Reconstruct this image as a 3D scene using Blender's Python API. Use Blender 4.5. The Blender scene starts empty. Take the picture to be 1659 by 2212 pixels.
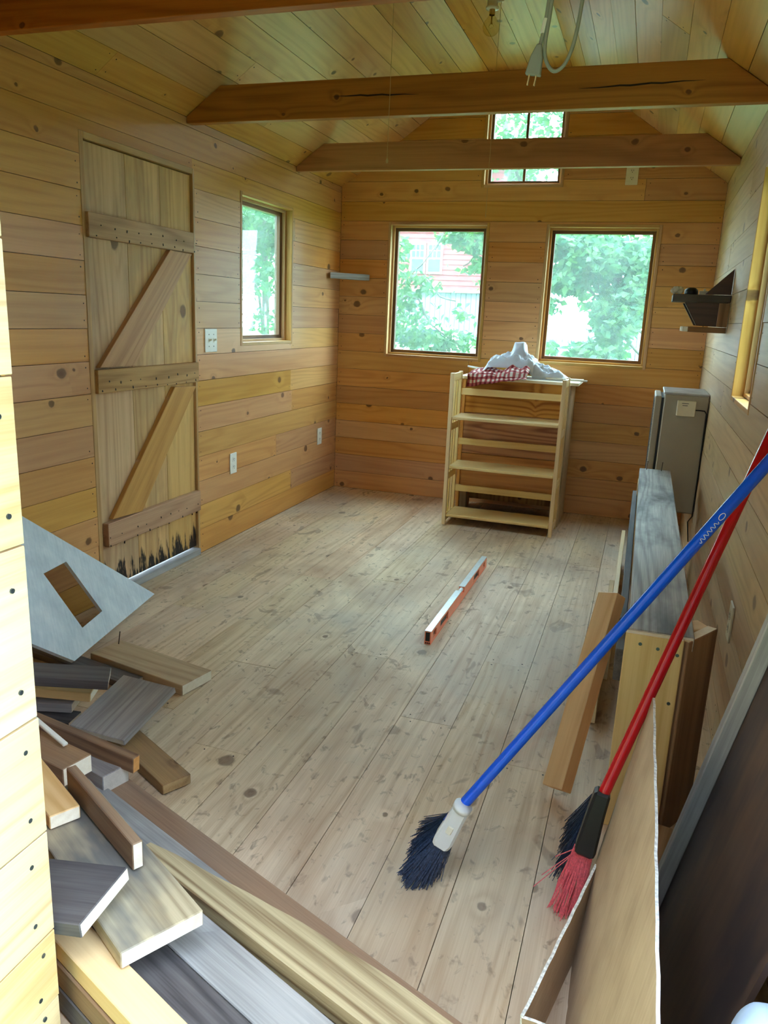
import bpy, bmesh, math, random
import numpy as np
from mathutils import Vector, Matrix, Quaternion, noise as mnoise

random.seed(7)
rng = np.random.default_rng(7)
scn = bpy.context.scene
COL = scn.collection

# ------------------------------------------------------------------ camera
CX, CY, FPX = 829.5, 1106.0, 1671.54
CAM = Vector((2.14786, -5.37566, 1.28))
YAW, PITCH, ROLL = 0.312775, 0.249185, 0.0431656
_fw = Vector((-math.sin(YAW) * math.cos(PITCH), math.cos(YAW) * math.cos(PITCH), -math.sin(PITCH)))
_r0 = Vector((math.cos(YAW), math.sin(YAW), 0))
_u0 = _r0.cross(_fw)
_rt = _r0 * math.cos(ROLL) + _u0 * math.sin(ROLL)
_up = -_r0 * math.sin(ROLL) + _u0 * math.cos(ROLL)
cd = bpy.data.cameras.new('camera')
cam = bpy.data.objects.new('camera', cd)
COL.objects.link(cam)
cd.sensor_fit = 'VERTICAL'
cd.sensor_height = 36
cd.lens = 36 * FPX / 2212
cd.clip_start = 0.02
cam.matrix_world = Matrix(((_rt.x, _up.x, -_fw.x, CAM.x), (_rt.y, _up.y, -_fw.y, CAM.y), (_rt.z, _up.z, -_fw.z, CAM.z), (0, 0, 0, 1)))
scn.camera = cam

# ------------------------------------------------------------------ light
SKY = 13.0
world = bpy.data.worlds.new('overcast_sky')
scn.world = world
world.use_nodes = True
bg = world.node_tree.nodes['Background']
bg.inputs[0].default_value = (0.74, 0.93, 1.16, 1)
bg.inputs[1].default_value = SKY
scn.view_settings.view_transform = 'Standard'
scn.view_settings.look = 'None'
scn.view_settings.exposure = 0.6
scn.view_settings.gamma = 1.0
scn.view_settings.use_curve_mapping = False
scn.cycles.use_denoising = True
scn.cycles.max_bounces = 6
scn.cycles.diffuse_bounces = 5
scn.cycles.glossy_bounces = 2
scn.cycles.transmission_bounces = 3
scn.cycles.caustics_reflective = False
scn.cycles.caustics_refractive = False
scn.cycles.use_adaptive_sampling = True
scn.cycles.adaptive_threshold = 0.04
scn.cycles.transparent_max_bounces = 12
scn.cycles.sample_clamp_indirect = 8


def P(px, py, x=None, y=None, z=None):
    """photo pixel -> point on an axis plane"""
    d = _fw + _rt * ((px - CX) / FPX) - _up * ((py - CY) / FPX)
    if x is not None:
        t = (x - CAM.x) / d.x
    elif y is not None:
        t = (y - CAM.y) / d.y
    else:
        t = (z - CAM.z) / d.z
    return CAM + d * t


# ------------------------------------------------------------------ materials
def lin(r, g, b):
    f = lambda c: (c / 255) / 12.92 if c / 255 <= 0.04045 else ((c / 255 + 0.055) / 1.055) ** 2.4
    return (f(r), f(g), f(b), 1)


class NT:
    def __init__(s, name):
        s.m = bpy.data.materials.new(name)
        s.m.use_nodes = True
        s.t = s.m.node_tree
        s.b = s.t.nodes['Principled BSDF']
        s.out = s.t.nodes['Material Output']

    def n(s, kind, **kw):
        nd = s.t.nodes.new(kind)
        for k, v in kw.items():
            setattr(nd, k, v)
        return nd

    def link(s, a, b):
        s.t.links.new(a, b)

    def put(s, sock, v):
        if isinstance(v, bpy.types.NodeSocket):
            s.link(v, sock)
        elif v is not None:
            sock.default_value = v

    def math(s, op, a, b=None, c=None, clamp=False):
        nd = s.n('ShaderNodeMath', operation=op, use_clamp=clamp)
        s.put(nd.inputs[0], a)
        s.put(nd.inputs[1], b)
        if c is not None:
            s.put(nd.inputs[2], c)
        return nd.outputs[0]

    def vm(s, op, a, b=None):
        nd = s.n('ShaderNodeVectorMath', operation=op)
        s.put(nd.inputs[0], a)
        s.put(nd.inputs[1], b)
        return nd.outputs[0]

    def noise(s, vec, scale=1, detail=2, rough=0.5, dims='3D', dist=0):
        nd = s.n('ShaderNodeTexNoise', noise_dimensions=dims)
        s.put(nd.inputs['Vector'], vec)
        nd.inputs['Scale'].default_value = scale
        nd.inputs['Detail'].default_value = detail
        nd.inputs['Roughness'].default_value = rough
        nd.inputs['Distortion'].default_value = dist
        return nd.outputs[0]

    def ramp(s, fac, stops):
        nd = s.n('ShaderNodeValToRGB')
        cr = nd.color_ramp
        while len(cr.elements) < len(stops):
            cr.elements.new(0.5)
        for e, (p, c) in zip(cr.elements, stops):
            e.position = p
            e.color = c if len(c) == 4 else (*c, 1)
        s.put(nd.inputs[0], fac)
        return nd.outputs[0]

    def mix(s, fac, a, b, mode='MIX'):
        nd = s.n('ShaderNodeMix', data_type='RGBA', blend_type=mode)
        s.put(nd.inputs[0], fac)
        s.put(nd.inputs[6], a)
        s.put(nd.inputs[7], b)
        return nd.outputs[2]

    def bump(s, h, strength=0.2, dist=0.002):
        nd = s.n('ShaderNodeBump')
        nd.inputs['Strength'].default_value = strength
        nd.inputs['Distance'].default_value = dist
        s.put(nd.inputs['Height'], h)
        s.link(nd.outputs[0], s.b.inputs['Normal'])


def plain(name, col, rough=0.5, metal=0.0, noise_amt=0.08, nscale=30, spec=0.5):
    k = NT(name)
    geo = k.n('ShaderNodeTexCoord')
    f = k.noise(geo.outputs['Object'], nscale, 3)
    d = tuple(c * (1 - noise_amt * 2) for c in col[:3]) + (1,)
    l = tuple(min(1, c * (1 + noise_amt)) for c in col[:3]) + (1,)
    k.link(k.ramp(f, [(0.3, d), (0.7, l)]), k.b.inputs['Base Color'])
    k.b.inputs['Roughness'].default_value = rough
    k.b.inputs['Metallic'].default_value = metal
    k.b.inputs['Specular IOR Level'].default_value = spec
    return k.m


def wood(name, light, dark, knot=None, knot_p=0.35, knot_scale=4.5, knot_r=0.075, rough=0.5, ring=55, grain=0.5, fine=0.35,
         vary=0.16, patch=None, patch_amt=0.0, bump=0.0, stains=None, rot=None, spec=0.4):
    """boards: local x = along the grain, y = across, z = thickness; every board gets its own offset and tone"""
    k = NT(name)
    tc = k.n('ShaderNodeTexCoord')
    oi = k.n('ShaderNodeObjectInfo')
    r = oi.outputs['Random']
    off = k.n('ShaderNodeCombineXYZ')
    k.put(off.inputs[0], k.math('MULTIPLY', r, 53.0))
    k.put(off.inputs[1], k.math('MULTIPLY', r, 31.0))
    k.put(off.inputs[2], k.math('MULTIPLY', r, 17.0))
    p = k.vm('ADD', tc.outputs['Object'], off.outputs[0])
    # knots
    kn = None
    if knot:
        nz = k.n('ShaderNodeTexNoise')
        nz.inputs['Scale'].default_value = 30
        k.link(p, nz.inputs['Vector'])
        sc = k.n('ShaderNodeVectorMath', operation='SCALE')
        k.link(nz.outputs['Color'], sc.inputs[0])
        sc.inputs['Scale'].default_value = 0.012
        pw = k.vm('ADD', p, sc.outputs[0])
        pk = k.vm('MULTIPLY', pw, (0.8, 1.0, 0.0))
        vo = k.n('ShaderNodeTexVoronoi', voronoi_dimensions='2D')
        k.link(pk, vo.inputs['Vector'])
        vo.inputs['Scale'].default_value = knot_scale
        sep = k.n('ShaderNodeSeparateColor')
        k.link(vo.outputs['Color'], sep.inputs[0])
        has = k.math('LESS_THAN', sep.outputs[0], knot_p)
        rad = k.math('MULTIPLY_ADD', sep.outputs[1], knot_r, knot_r * 0.35)
        q = k.math('DIVIDE', vo.outputs['Distance'], rad)          # 1 at the knot's rim
        kn = k.math('MULTIPLY', k.math('MULTIPLY', k.math('SUBTRACT', 1.25, q, clamp=True), 3.0, clamp=True), has)
        core = k.math('MULTIPLY', k.math('MULTIPLY', k.math('SUBTRACT', 0.8, q, clamp=True), 3.0, clamp=True), has)
        swirl = k.math('MULTIPLY', k.math('POWER', 2.718, k.math('MULTIPLY', q, -0.55)), has)
    # growth rings
    pg = k.vm('MULTIPLY', p, (0.55, 7.0, 7.0))
    n1 = k.noise(pg, 1.0, 1.5, 0.5)
    sy = k.n('ShaderNodeSeparateXYZ')
    k.link(p, sy.inputs[0])
    u = k.math('MULTIPLY_ADD', n1, 9.0, k.math('MULTIPLY', k.math('ADD', sy.outputs[1], sy.outputs[2]), ring * 0.30))
    if kn is not None:
        u = k.math('MULTIPLY_ADD', swirl, 2.2, u)
    rings = k.math('MULTIPLY_ADD', k.math('SINE', k.math('MULTIPLY', u, 6.2832 * 0.9)), 0.5, 0.5)
    rings = k.math('MULTIPLY', k.math('POWER', rings, 2.0), k.math('MULTIPLY_ADD', n1, 1.6, -0.2, clamp=True))
    fib = k.noise(k.vm('MULTIPLY', p, (6, 260, 260)), 1.0, 1, 0.6)
    str_ = k.noise(k.vm('MULTIPLY', p, (1.3, 60, 60)), 1.0, 2, 0.65)
    f = k.math('MULTIPLY_ADD', rings, grain, k.math('MULTIPLY_ADD', fib, fine, k.math('MULTIPLY', str_, 0.55)))
    f = k.math('SUBTRACT', f, 0.12)
    mid = tuple((a * 0.55 + b * 0.45) for a, b in zip(light, dark))
    c = k.ramp(f, [(0.15, light), (0.55, mid), (1.0, dark)])
    # tone of the single board
    t = k.math('MULTIPLY_ADD', r, 2 * vary, 1 - vary)
    hs = k.n('ShaderNodeHueSaturation')
    hs.inputs['Saturation'].default_value = 1.0
    k.put(hs.inputs['Saturation'], k.math('MULTIPLY_ADD', k.math('FRACT', k.math('MULTIPLY', r, 7.31)), 0.22, 0.88))
    k.put(hs.inputs['Hue'], k.math('MULTIPLY_ADD', k.math('FRACT', k.math('MULTIPLY', r, 3.77)), 0.016, 0.492))
    k.put(hs.inputs['Value'], t)
    k.link(c, hs.inputs['Color'])
    c = hs.outputs[0]
    if patch is not None:
        pn = k.noise(k.vm('MULTIPLY', p, (2.2, 6.0, 6.0)), 1.0, 4, 0.6)
        c = k.mix(k.math('MULTIPLY', k.math('MULTIPLY', k.math('SUBTRACT', pn, 0.46, clamp=True), 6.0, clamp=True), patch_amt), c, patch)
    if kn is not None:
        c = k.mix(k.math('MULTIPLY', kn, 0.72), c, knot)
        c = k.mix(k.math('MULTIPLY', core, 0.22), c, tuple(x * 1.9 for x in knot[:3]) + (1,))
    if stains is not None:
        g = k.n('ShaderNodeNewGeometry')
        for (scl, lo, hi, col, amt) in stains:
            s1 = k.noise(k.vm('MULTIPLY', g.outputs['Position'], scl), 1.0, 3, 0.62, dist=0.6)
            mr = k.n('ShaderNodeMapRange')
            k.put(mr.inputs[0], s1)
            mr.inputs[1].default_value = lo
            mr.inputs[2].default_value = hi
            c = k.mix(k.math('MULTIPLY', mr.outputs[0], amt), c, col)
    if rot is not None:      # black rot creeping up from the bottom edge of a board
        g = k.n('ShaderNodeNewGeometry')
        sg = k.n('ShaderNodeSeparateXYZ')
        k.link(g.outputs['Position'], sg.inputs[0])
        rn = k.noise(k.vm('MULTIPLY', g.outputs['Position'], (1, 26, 5)), 1.0, 4, 0.7)
        lim = k.math('MULTIPLY_ADD', rn, 0.55, -0.17)
        c = k.mix(k.math('MULTIPLY', k.math('SUBTRACT', lim, sg.outputs[2]), 22.0, clamp=True), c, rot)
    k.link(c, k.b.inputs['Base Color'])
    k.b.inputs['Roughness'].default_value = rough
    k.b.inputs['Specular IOR Level'].default_value = spec
    if bump:
        k.bump(k.math('ADD', fib, k.math('MULTIPLY', rings, 0.6)), bump, 0.0012)
    return k.m


KNOT = lin(66, 34, 18)
M = {}
M['pine'] = wood('pine_wall', lin(218, 164, 98), lin(180, 118, 60), KNOT, 0.46, 4.8, 0.070, 0.40, grain=0.38, fine=0.22, vary=0.13, bump=0)
M['pine_ceiling'] = wood('pine_ceiling', lin(212, 164, 98), lin(174, 120, 62), KNOT, 0.44, 4.6, 0.062, 0.36, grain=0.38, fine=0.22, vary=0.15, bump=0)
M['pine_right'] = wood('pine_wall_cool_sheen', lin(206, 174, 130), lin(166, 128, 88), lin(100, 66, 42), 0.28, 4.0, 0.06, 0.42, grain=0.4, fine=0.25, vary=0.12, bump=0)  # same pine greyed, the cool window sheen put into its colour
M['beam'] = wood('beam_wood', lin(186, 120, 62), lin(138, 80, 36), lin(80, 40, 18), 0.4, 4.4, 0.05, 0.5, grain=0.45, vary=0.07)
M['floor'] = wood('worn_floor', lin(234, 211, 180), lin(192, 160, 126), lin(96, 70, 54), 0.30, 3.0, 0.046, 0.58, grain=0.42, fine=0.6, vary=0.06, bump=0.35,
                  stains=[((2.0, 1.3, 1), 0.45, 0.70, lin(142, 104, 76), 0.55), ((34, 22, 1), 0.58, 0.70, lin(104, 78, 58), 0.5), ((9, 5, 1), 0.62, 0.66, lin(112, 84, 66), 0.45), ((1.3, 1.0, 1), 0.5, 0.75, lin(176, 168, 158), 0.6)], spec=0.3)
M['door'] = wood('door_wood', lin(222, 184, 126), lin(178, 132, 80), lin(86, 52, 30), 0.22, 3.4, 0.06, 0.55, grain=0.45, fine=0.45, vary=0.08, patch=lin(120, 98, 66), patch_amt=0.35, rot=lin(26, 18, 16))
M['batten'] = wood('batten_wood', lin(204, 160, 112), lin(152, 108, 68), lin(84, 50, 30), 0.12, 3.6, 0.04, 0.6, grain=0.5, fine=0.5, vary=0.10)
M['brace'] = wood('brace_wood', lin(206, 160, 102), lin(160, 112, 62), KNOT, 0.2, 3.6, 0.06, 0.55, grain=0.4, fine=0.4, vary=0.06)
M['trim'] = wood('window_trim', lin(214, 168, 104), lin(170, 118, 62), lin(70, 40, 24), 0.08, 3, 0.05, 0.45, grain=0.4, fine=0.3, vary=0.06, patch=lin(92, 58, 34), patch_amt=0.25)
M['sash'] = wood('sash_dark_wood', lin(140, 98, 58), lin(84, 54, 30), None, rough=0.5, grain=0.4, fine=0.3, vary=0.05, patch=lin(40, 28, 20), patch_amt=0.6)
M['fresh'] = wood('fresh_pine', lin(236, 204, 148), lin(206, 162, 100), lin(120, 70, 36), 0.16, 3.4, 0.06, 0.5, grain=0.4, fine=0.3, vary=0.07)
M['shelfpine'] = wood('pale_shelf_wood', lin(238, 208, 146), lin(214, 174, 108), None, rough=0.4, grain=0.25, fine=0.25, vary=0.04)
M['fir'] = wood('cabinet_fir', lin(214, 158, 92), lin(150, 88, 40), lin(90, 48, 24), 0.35, 4.2, 0.06, 0.45, grain=0.7, fine=0.25, vary=0.07, ring=60)
M['tan'] = wood('tan_lumber', lin(204, 176, 136), lin(156, 122, 84), lin(92, 62, 42), 0.22, 3.6, 0.06, 0.65, grain=0.5, fine=0.5, vary=0.07, patch=lin(134, 116, 98), patch_amt=0.5)
M['brownlum'] = wood('brown_lumber', lin(168, 132, 96), lin(112, 80, 54), lin(70, 46, 32), 0.2, 3.6, 0.05, 0.65, grain=0.5, fine=0.5, vary=0.08, patch=lin(120, 108, 98), patch_amt=0.3)
M['graylum'] = wood('weathered_grey_lumber', lin(184, 180, 176), lin(128, 124, 122), lin(84, 76, 70), 0.12, 3.2, 0.05, 0.7, grain=0.5, fine=0.6, vary=0.08, patch=lin(112, 110, 112), patch_amt=0.5)
M['darklum'] = wood('dark_grey_lumber', lin(112, 106, 104), lin(66, 60, 60), None, rough=0.7, grain=0.5, fine=0.6, vary=0.08, patch=lin(44, 44, 52), patch_amt=0.5)
M['mixlum'] = wood('stained_plank', lin(206, 190, 152), lin(150, 132, 100), lin(100, 84, 66), 0.1, 3.0, 0.05, 0.65, grain=0.45, fine=0.5, vary=0.05, patch=lin(92, 94, 96), patch_amt=0.85)
M['grainy'] = wood('coarse_grain_plank', lin(212, 192, 156), lin(132, 106, 78), lin(120, 90, 60), 0.2, 2.2, 0.12, 0.65, grain=0.7, fine=0.5, vary=0.04, ring=60, bump=0.5)
M['endcut'] = wood('pale_cut_end', lin(246, 236, 212), lin(214, 194, 158), None, rough=0.8, grain=0.2, fine=0.3, vary=0.06)
M['endgrey'] = wood('grey_cut_end', lin(226, 220, 206), lin(180, 172, 158), None, rough=0.8, grain=0.2, fine=0.3, vary=0.06)
M['endorange'] = wood('orange_end_and_lit_edge', lin(240, 186, 108), lin(214, 150, 76), lin(96, 48, 24), 0.25, 3.4, 0.06, 0.6, grain=0.3, fine=0.4, vary=0.05)  # batten's sawn end; also the leaning board's edge, window light in its colour
M['entry'] = wood('entry_door_boards', lin(228, 200, 152), lin(188, 148, 98), lin(150, 96, 56), 0.1, 3.6, 0.05, 0.6, grain=0.5, fine=0.45, vary=0.13, patch=lin(196, 186, 150), patch_amt=0.5)
M['deckgrey'] = wood('grey_bench_plank', lin(192, 188, 182), lin(128, 122, 118), lin(80, 72, 68), 0.1, 2.8, 0.05, 0.6, grain=0.5, fine=0.7, vary=0.04, patch=lin(58, 56, 60), patch_amt=0.7)
M['backing'] = plain('dark_joint_backing', lin(46, 28, 16), 0.9)
M['nail'] = plain('nail_head', lin(38, 28, 24), 0.5, 0.3)
M['screw'] = plain('screw_head', lin(92, 104, 108), 0.35, 0.8)
M['plate'] = plain('white_plastic', lin(238, 238, 226), 0.35, noise_amt=0.02)
M['slot'] = plain('dark_slot', lin(70, 66, 60), 0.6)
M['almond'] = plain('almond_plastic', lin(228, 222, 198), 0.4, noise_amt=0.02)
M['heater'] = plain('beige_enamel', lin(168, 160, 142), 0.38, 0.0, 0.03, 8)
M['heatertop'] = plain('scuffed_grey_metal', lin(176, 174, 172), 0.4, 0.4, 0.15, 14)
M['black'] = plain('black_plastic', lin(26, 26, 28), 0.4, noise_amt=0.05)
M['blueh'] = plain('blue_paint', lin(6, 92, 240), 0.22, noise_amt=0.03)
M['redh'] = plain('red_paint', lin(190, 14, 28), 0.22, noise_amt=0.03)
M['whitep'] = plain('pale_blue_white_plastic', lin(226, 234, 240), 0.35, noise_amt=0.02)
M['bristle_dark'] = plain('navy_bristle', lin(56, 74, 106), 0.4, noise_amt=0.3, nscale=200)
M['bristle_red'] = plain('coral_bristle', lin(236, 112, 126), 0.45, noise_amt=0.15, nscale=200)
M['orange'] = plain('orange_level_paint', lin(255, 148, 110), 0.4, noise_amt=0.03)
M['alu'] = plain('brushed_aluminium', lin(214, 222, 224), 0.3, 0.35, 0.05, 60)
M['darkpanel'] = wood('dark_stained_sheet', lin(86, 62, 50), lin(48, 34, 30), None, rough=0.5, grain=0.35, fine=0.25, vary=0.02, patch=lin(32, 28, 36), patch_amt=0.8)
M['cord'] = plain('cotton_cord', lin(200, 170, 120), 0.8)
M['cable'] = plain('grey_cable', lin(150, 154, 140), 0.45, noise_amt=0.03)
M['brass'] = plain('brass', lin(206, 176, 110), 0.3, 0.9)
M['porcelain'] = plain('white_porcelain', lin(226, 218, 212), 0.25, noise_amt=0.02)
M['cardedge'] = plain('corrugated_white_edge', lin(238, 236, 228), 0.8, noise_amt=0.2, nscale=160)
M['bluecloth'] = plain('pale_blue_cloth', lin(172, 192, 216), 0.9, noise_amt=0.04)
M['grass'] = plain('lawn', lin(92, 124, 68), 0.9, noise_amt=0.25, nscale=3)
M['bark'] = plain('bark', lin(104, 96, 88), 0.9, noise_amt=0.2, nscale=20)
M['siding'] = plain('red_clapboard', lin(126, 48, 50), 0.7, noise_amt=0.08, nscale=4)
M['hwin'] = plain('house_window_glass', lin(20, 36, 62), 0.15)
M['htrim'] = plain('pink_white_trim', lin(196, 156, 152), 0.6)
M['greyfence'] = plain('silvered_boards', lin(122, 128, 140), 0.8, noise_amt=0.15, nscale=6)
M['carpaint'] = plain('white_car_paint', lin(235, 236, 238), 0.2)
M['rubber'] = plain('black_rubber', lin(28, 28, 28), 0.8)


def mat_concrete():
    k = NT('grey_zinc_sheet')
    tc = k.n('ShaderNodeTexCoord')
    a = k.noise(tc.outputs['Object'], 6, 6, 0.65)
    b = k.noise(k.vm('MULTIPLY', tc.outputs['Object'], (90, 14, 14)), 1, 3)
    c = k.ramp(k.math('MULTIPLY_ADD', b, 0.35, k.math('MULTIPLY', a, 0.75)), [(0.3, lin(160, 170, 180)), (0.55, lin(190, 197, 202)), (0.8, lin(218, 220, 220))])
    k.link(c, k.b.inputs['Base Color'])
    k.b.inputs['Roughness'].default_value = 0.55
    return k.m


M['sheet'] = mat_concrete()


def mat_card():
    k = NT('brown_cardboard')
    tc = k.n('ShaderNodeTexCoord')
    a = k.noise(tc.outputs['Object'], 9, 4)
    w = k.noise(k.vm('MULTIPLY', tc.outputs['Object'], (3, 120, 3)), 1, 2)
    c = k.ramp(k.math('MULTIPLY_ADD', w, 0.3, k.math('MULTIPLY', a, 0.7)), [(0.3, lin(166, 140, 112)), (0.7, lin(198, 172, 140))])
    k.link(c, k.b.inputs['Base Color'])
    k.b.inputs['Roughness'].default_value = 0.85
    return k.m


M['card'] = mat_card()


def mat_gingham():
    k = NT('red_gingham')
    tc = k.n('ShaderNodeTexCoord')
    sp = k.n('ShaderNodeSeparateXYZ')
    k.link(tc.outputs['UV'], sp.inputs[0])
    a = k.math('LESS_THAN', k.math('FRACT', k.math('MULTIPLY', sp.outputs[0], 1.0)), 0.5)
    b = k.math('LESS_THAN', k.math('FRACT', k.math('MULTIPLY', sp.outputs[1], 1.0)), 0.5)
    s = k.math('MULTIPLY', k.math('ADD', a, b), 0.5)
    c = k.ramp(s, [(0.0, lin(238, 222, 212)), (0.5, lin(184, 92, 92)), (1.0, lin(122, 24, 34))])
    k.t.nodes[c.node.name].color_ramp.interpolation = 'LINEAR'
    k.link(c, k.b.inputs['Base Color'])
    k.b.inputs['Roughness'].default_value = 0.9
    return k.m


M['gingham'] = mat_gingham()


def mat_bag():
    k = NT('white_thin_plastic')
    tr = k.n('ShaderNodeBsdfTranslucent')
    tr.inputs[0].default_value = lin(236, 240, 248)
    mx = k.n('ShaderNodeMixShader')
    mx.inputs[0].default_value = 0.35
    k.b.inputs['Base Color'].default_value = lin(236, 240, 248)
    k.b.inputs['Roughness'].default_value = 0.35
    k.link(k.b.outputs[0], mx.inputs[1])
    k.link(tr.outputs[0], mx.inputs[2])
    k.link(mx.outputs[0], k.out.inputs[0])
    return k.m


M['bag'] = mat_bag()


def mat_pane():
    k = NT('hazy_window_glass')
    tr = k.n('ShaderNodeBsdfTransparent')
    tr.inputs[0].default_value = (0.90, 0.99, 0.95, 1)
    gl = k.n('ShaderNodeBsdfGlossy')
    gl.inputs['Roughness'].default_value = 0.02
    du = k.n('ShaderNodeBsdfTranslucent')
    du.inputs[0].default_value = (0.80, 1.0, 0.92, 1)
    tc = k.n('ShaderNodeTexCoord')
    haze = k.ramp(k.noise(tc.outputs['Object'], 5, 5, 0.7), [(0.3, (0.022, 0.022, 0.022, 1)), (0.8, (0.048, 0.048, 0.048, 1))])  # veil amount: washed-out mint haze of the windows put into the glass
    m1 = k.n('ShaderNodeMixShader')
    k.link(haze, m1.inputs[0])
    k.link(tr.outputs[0], m1.inputs[1])
    k.link(du.outputs[0], m1.inputs[2])
    fr = k.n('ShaderNodeFresnel')
    fr.inputs[0].default_value = 1.35
    bf = k.n('ShaderNodeNewGeometry')
    m2 = k.n('ShaderNodeMixShader')
    k.link(k.math('MULTIPLY', fr.outputs[0], k.math('SUBTRACT', 1.0, bf.outputs['Backfacing'])), m2.inputs[0])
    k.link(m1.outputs[0], m2.inputs[1])
    k.link(gl.outputs[0], m2.inputs[2])
    k.link(m2.outputs[0], k.out.inputs[0])
    return k.m


M['pane'] = mat_pane()


def mat_bulb():
    k = NT('clear_amber_bulb_glass')
    tr = k.n('ShaderNodeBsdfTransparent')
    tr.inputs[0].default_value = (0.93, 0.90, 0.72, 1)
    gl = k.n('ShaderNodeBsdfGlossy')
    gl.inputs['Roughness'].default_value = 0.03
    fr = k.n('ShaderNodeFresnel')
    fr.inputs[0].default_value = 1.5
    bf = k.n('ShaderNodeNewGeometry')
    m2 = k.n('ShaderNodeMixShader')
    k.link(k.math('MULTIPLY', fr.outputs[0], k.math('SUBTRACT', 1.0, bf.outputs['Backfacing'])), m2.inputs[0])
    k.link(tr.outputs[0], m2.inputs[1])
    k.link(gl.outputs[0], m2.inputs[2])
    k.link(m2.outputs[0], k.out.inputs[0])
    return k.m


M['bulb'] = mat_bulb()


def mat_leaf(name, c1, c2):
    k = NT(name)
    tc = k.n('ShaderNodeTexCoord')
    f = k.noise(tc.outputs['Object'], 11.0, 2)
    c = k.ramp(f, [(0.35, c1), (0.65, c2)])
    k.link(c, k.b.inputs['Base Color'])
    k.b.inputs['Roughness'].default_value = 0.6
    tl = k.n('ShaderNodeBsdfTranslucent')
    k.link(c, tl.inputs[0])
    mx = k.n('ShaderNodeMixShader')
    mx.inputs[0].default_value = 0.4
    k.link(k.b.outputs[0], mx.inputs[1])
    k.link(tl.outputs[0], mx.inputs[2])
    k.link(mx.outputs[0], k.out.inputs[0])
    return k.m


M['leaf'] = mat_leaf('green_leaf', lin(36, 88, 52), lin(84, 126, 54))
M['leaf_pale'] = mat_leaf('pale_green_leaf', lin(52, 104, 76), lin(98, 138, 76))


# ------------------------------------------------------------------ mesh helpers
class MB:
    def __init__(s):
        s.v, s.f, s.mi = [], [], []

    def quad(s, pts, mi=0):
        b = len(s.v)
        s.v += [tuple(p) for p in pts]
        s.f.append(tuple(range(b, b + len(pts))))
        s.mi.append(mi)

    def box(s, x0, x1, y0, y1, z0, z1, mi=0, ends=None):
        b = len(s.v)
        s.v += [(x0, y0, z0), (x1, y0, z0), (x1, y1, z0), (x0, y1, z0), (x0, y0, z1), (x1, y0, z1), (x1, y1, z1), (x0, y1, z1)]
        for f, e in (((0, 3, 2, 1), 0), ((4, 5, 6, 7), 0), ((0, 1, 5, 4), 0), ((2, 3, 7, 6), 0), ((1, 2, 6, 5), 1), ((3, 0, 4, 7), 1)):
            s.f.append(tuple(b + i for i in f))
            s.mi.append(ends if (e and ends is not None) else mi)

    def prism(s, poly, d0, d1, axis='z', mi=0, cap=None):
        """extrude a 2D polygon (ccw) from d0 to d1; axis says which local axis is the extrusion"""
        def mk(a, b_, d):
            return {'z': (a, b_, d), 'y': (a, d, b_), 'x': (d, a, b_)}[axis]
        n = len(poly)
        b = len(s.v)
        s.v += [mk(a, c, d0) for a, c in poly] + [mk(a, c, d1) for a, c in poly]
        cap = mi if cap is None else cap
        s.f.append(tuple(b + i for i in reversed(range(n))))
        s.mi.append(cap)
        s.f.append(tuple(b + n + i for i in range(n)))
        s.mi.append(cap)
        for i in range(n):
            j = (i + 1) % n
            s.f.append((b + i, b + j, b + n + j, b + n + i))
            s.mi.append(mi)

    def tube(s, pts, rad, seg=8, mi=0, caps=True):
        pts = [Vector(p) for p in pts]
        rads = rad if isinstance(rad, (list, tuple)) else [rad] * len(pts)
        b = len(s.v)
        prev = None
        for i, p in enumerate(pts):
            t = (pts[min(i + 1, len(pts) - 1)] - pts[max(i - 1, 0)]).normalized()
            if prev is None:
                a = t.orthogonal().normalized()
            else:
                a = (prev - t * prev.dot(t)).normalized()
            prev = a
            c = t.cross(a)
            for k in range(seg):
                an = 2 * math.pi * k / seg
                s.v.append(tuple(p + (a * math.cos(an) + c * math.sin(an)) * rads[i]))
        for i in range(len(pts) - 1):
            for k in range(seg):
                k2 = (k + 1) % seg
                s.f.append((b + i * seg + k, b + i * seg + k2, b + (i + 1) * seg + k2, b + (i + 1) * seg + k))
                s.mi.append(mi)
        if caps:
            s.f.append(tuple(b + k for k in reversed(range(seg))))
            s.mi.append(mi)
            e = b + (len(pts) - 1) * seg
            s.f.append(tuple(e + k for k in range(seg)))
            s.mi.append(mi)

    def lathe(s, prof, seg=20, mi=0, center=(0, 0, 0)):
        b = len(s.v)
        for r, z in prof:
            for k in range(seg):
                a = 2 * math.pi * k / seg
                s.v.append((center[0] + r * math.cos(a), center[1] + r * math.sin(a), center[2] + z))
        for i in range(len(prof) - 1):
            for k in range(seg):
                k2 = (k + 1) % seg
                s.f.append((b + i * seg + k, b + i * seg + k2, b + (i + 1) * seg + k2, b + (i + 1) * seg + k))
                s.mi.append(mi)

    def build(s, name, mats, parent=None, loc=None, mw=None, smooth=False, bevel=0.0, kind=None, label=None, cat=None, group=None):
        me = bpy.data.meshes.new(name)
        me.from_pydata(s.v, [], s.f)
        if not isinstance(mats, (list, tuple)):
            mats = [mats]
        for m in mats:
            me.materials.append(M[m] if isinstance(m, str) else m)
        me.polygons.foreach_set('material_index', s.mi)
        if bevel:
            bm = bmesh.new()
            bm.from_mesh(me)
            bmesh.ops.remove_doubles(bm, verts=bm.verts, dist=1e-6)
            bmesh.ops.bevel(bm, geom=bm.edges[:], offset=bevel, segments=1, affect='EDGES', clamp_overlap=True)
            bm.to_mesh(me)
            bm.free()
        if smooth:
            me.polygons.foreach_set('use_smooth', [True] * len(me.polygons))
        me.update()
        o = bpy.data.objects.new(name, me)
        COL.objects.link(o)
        place(o, parent, loc, mw)
        tag(o, label, cat, group, kind)
        return o


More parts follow.
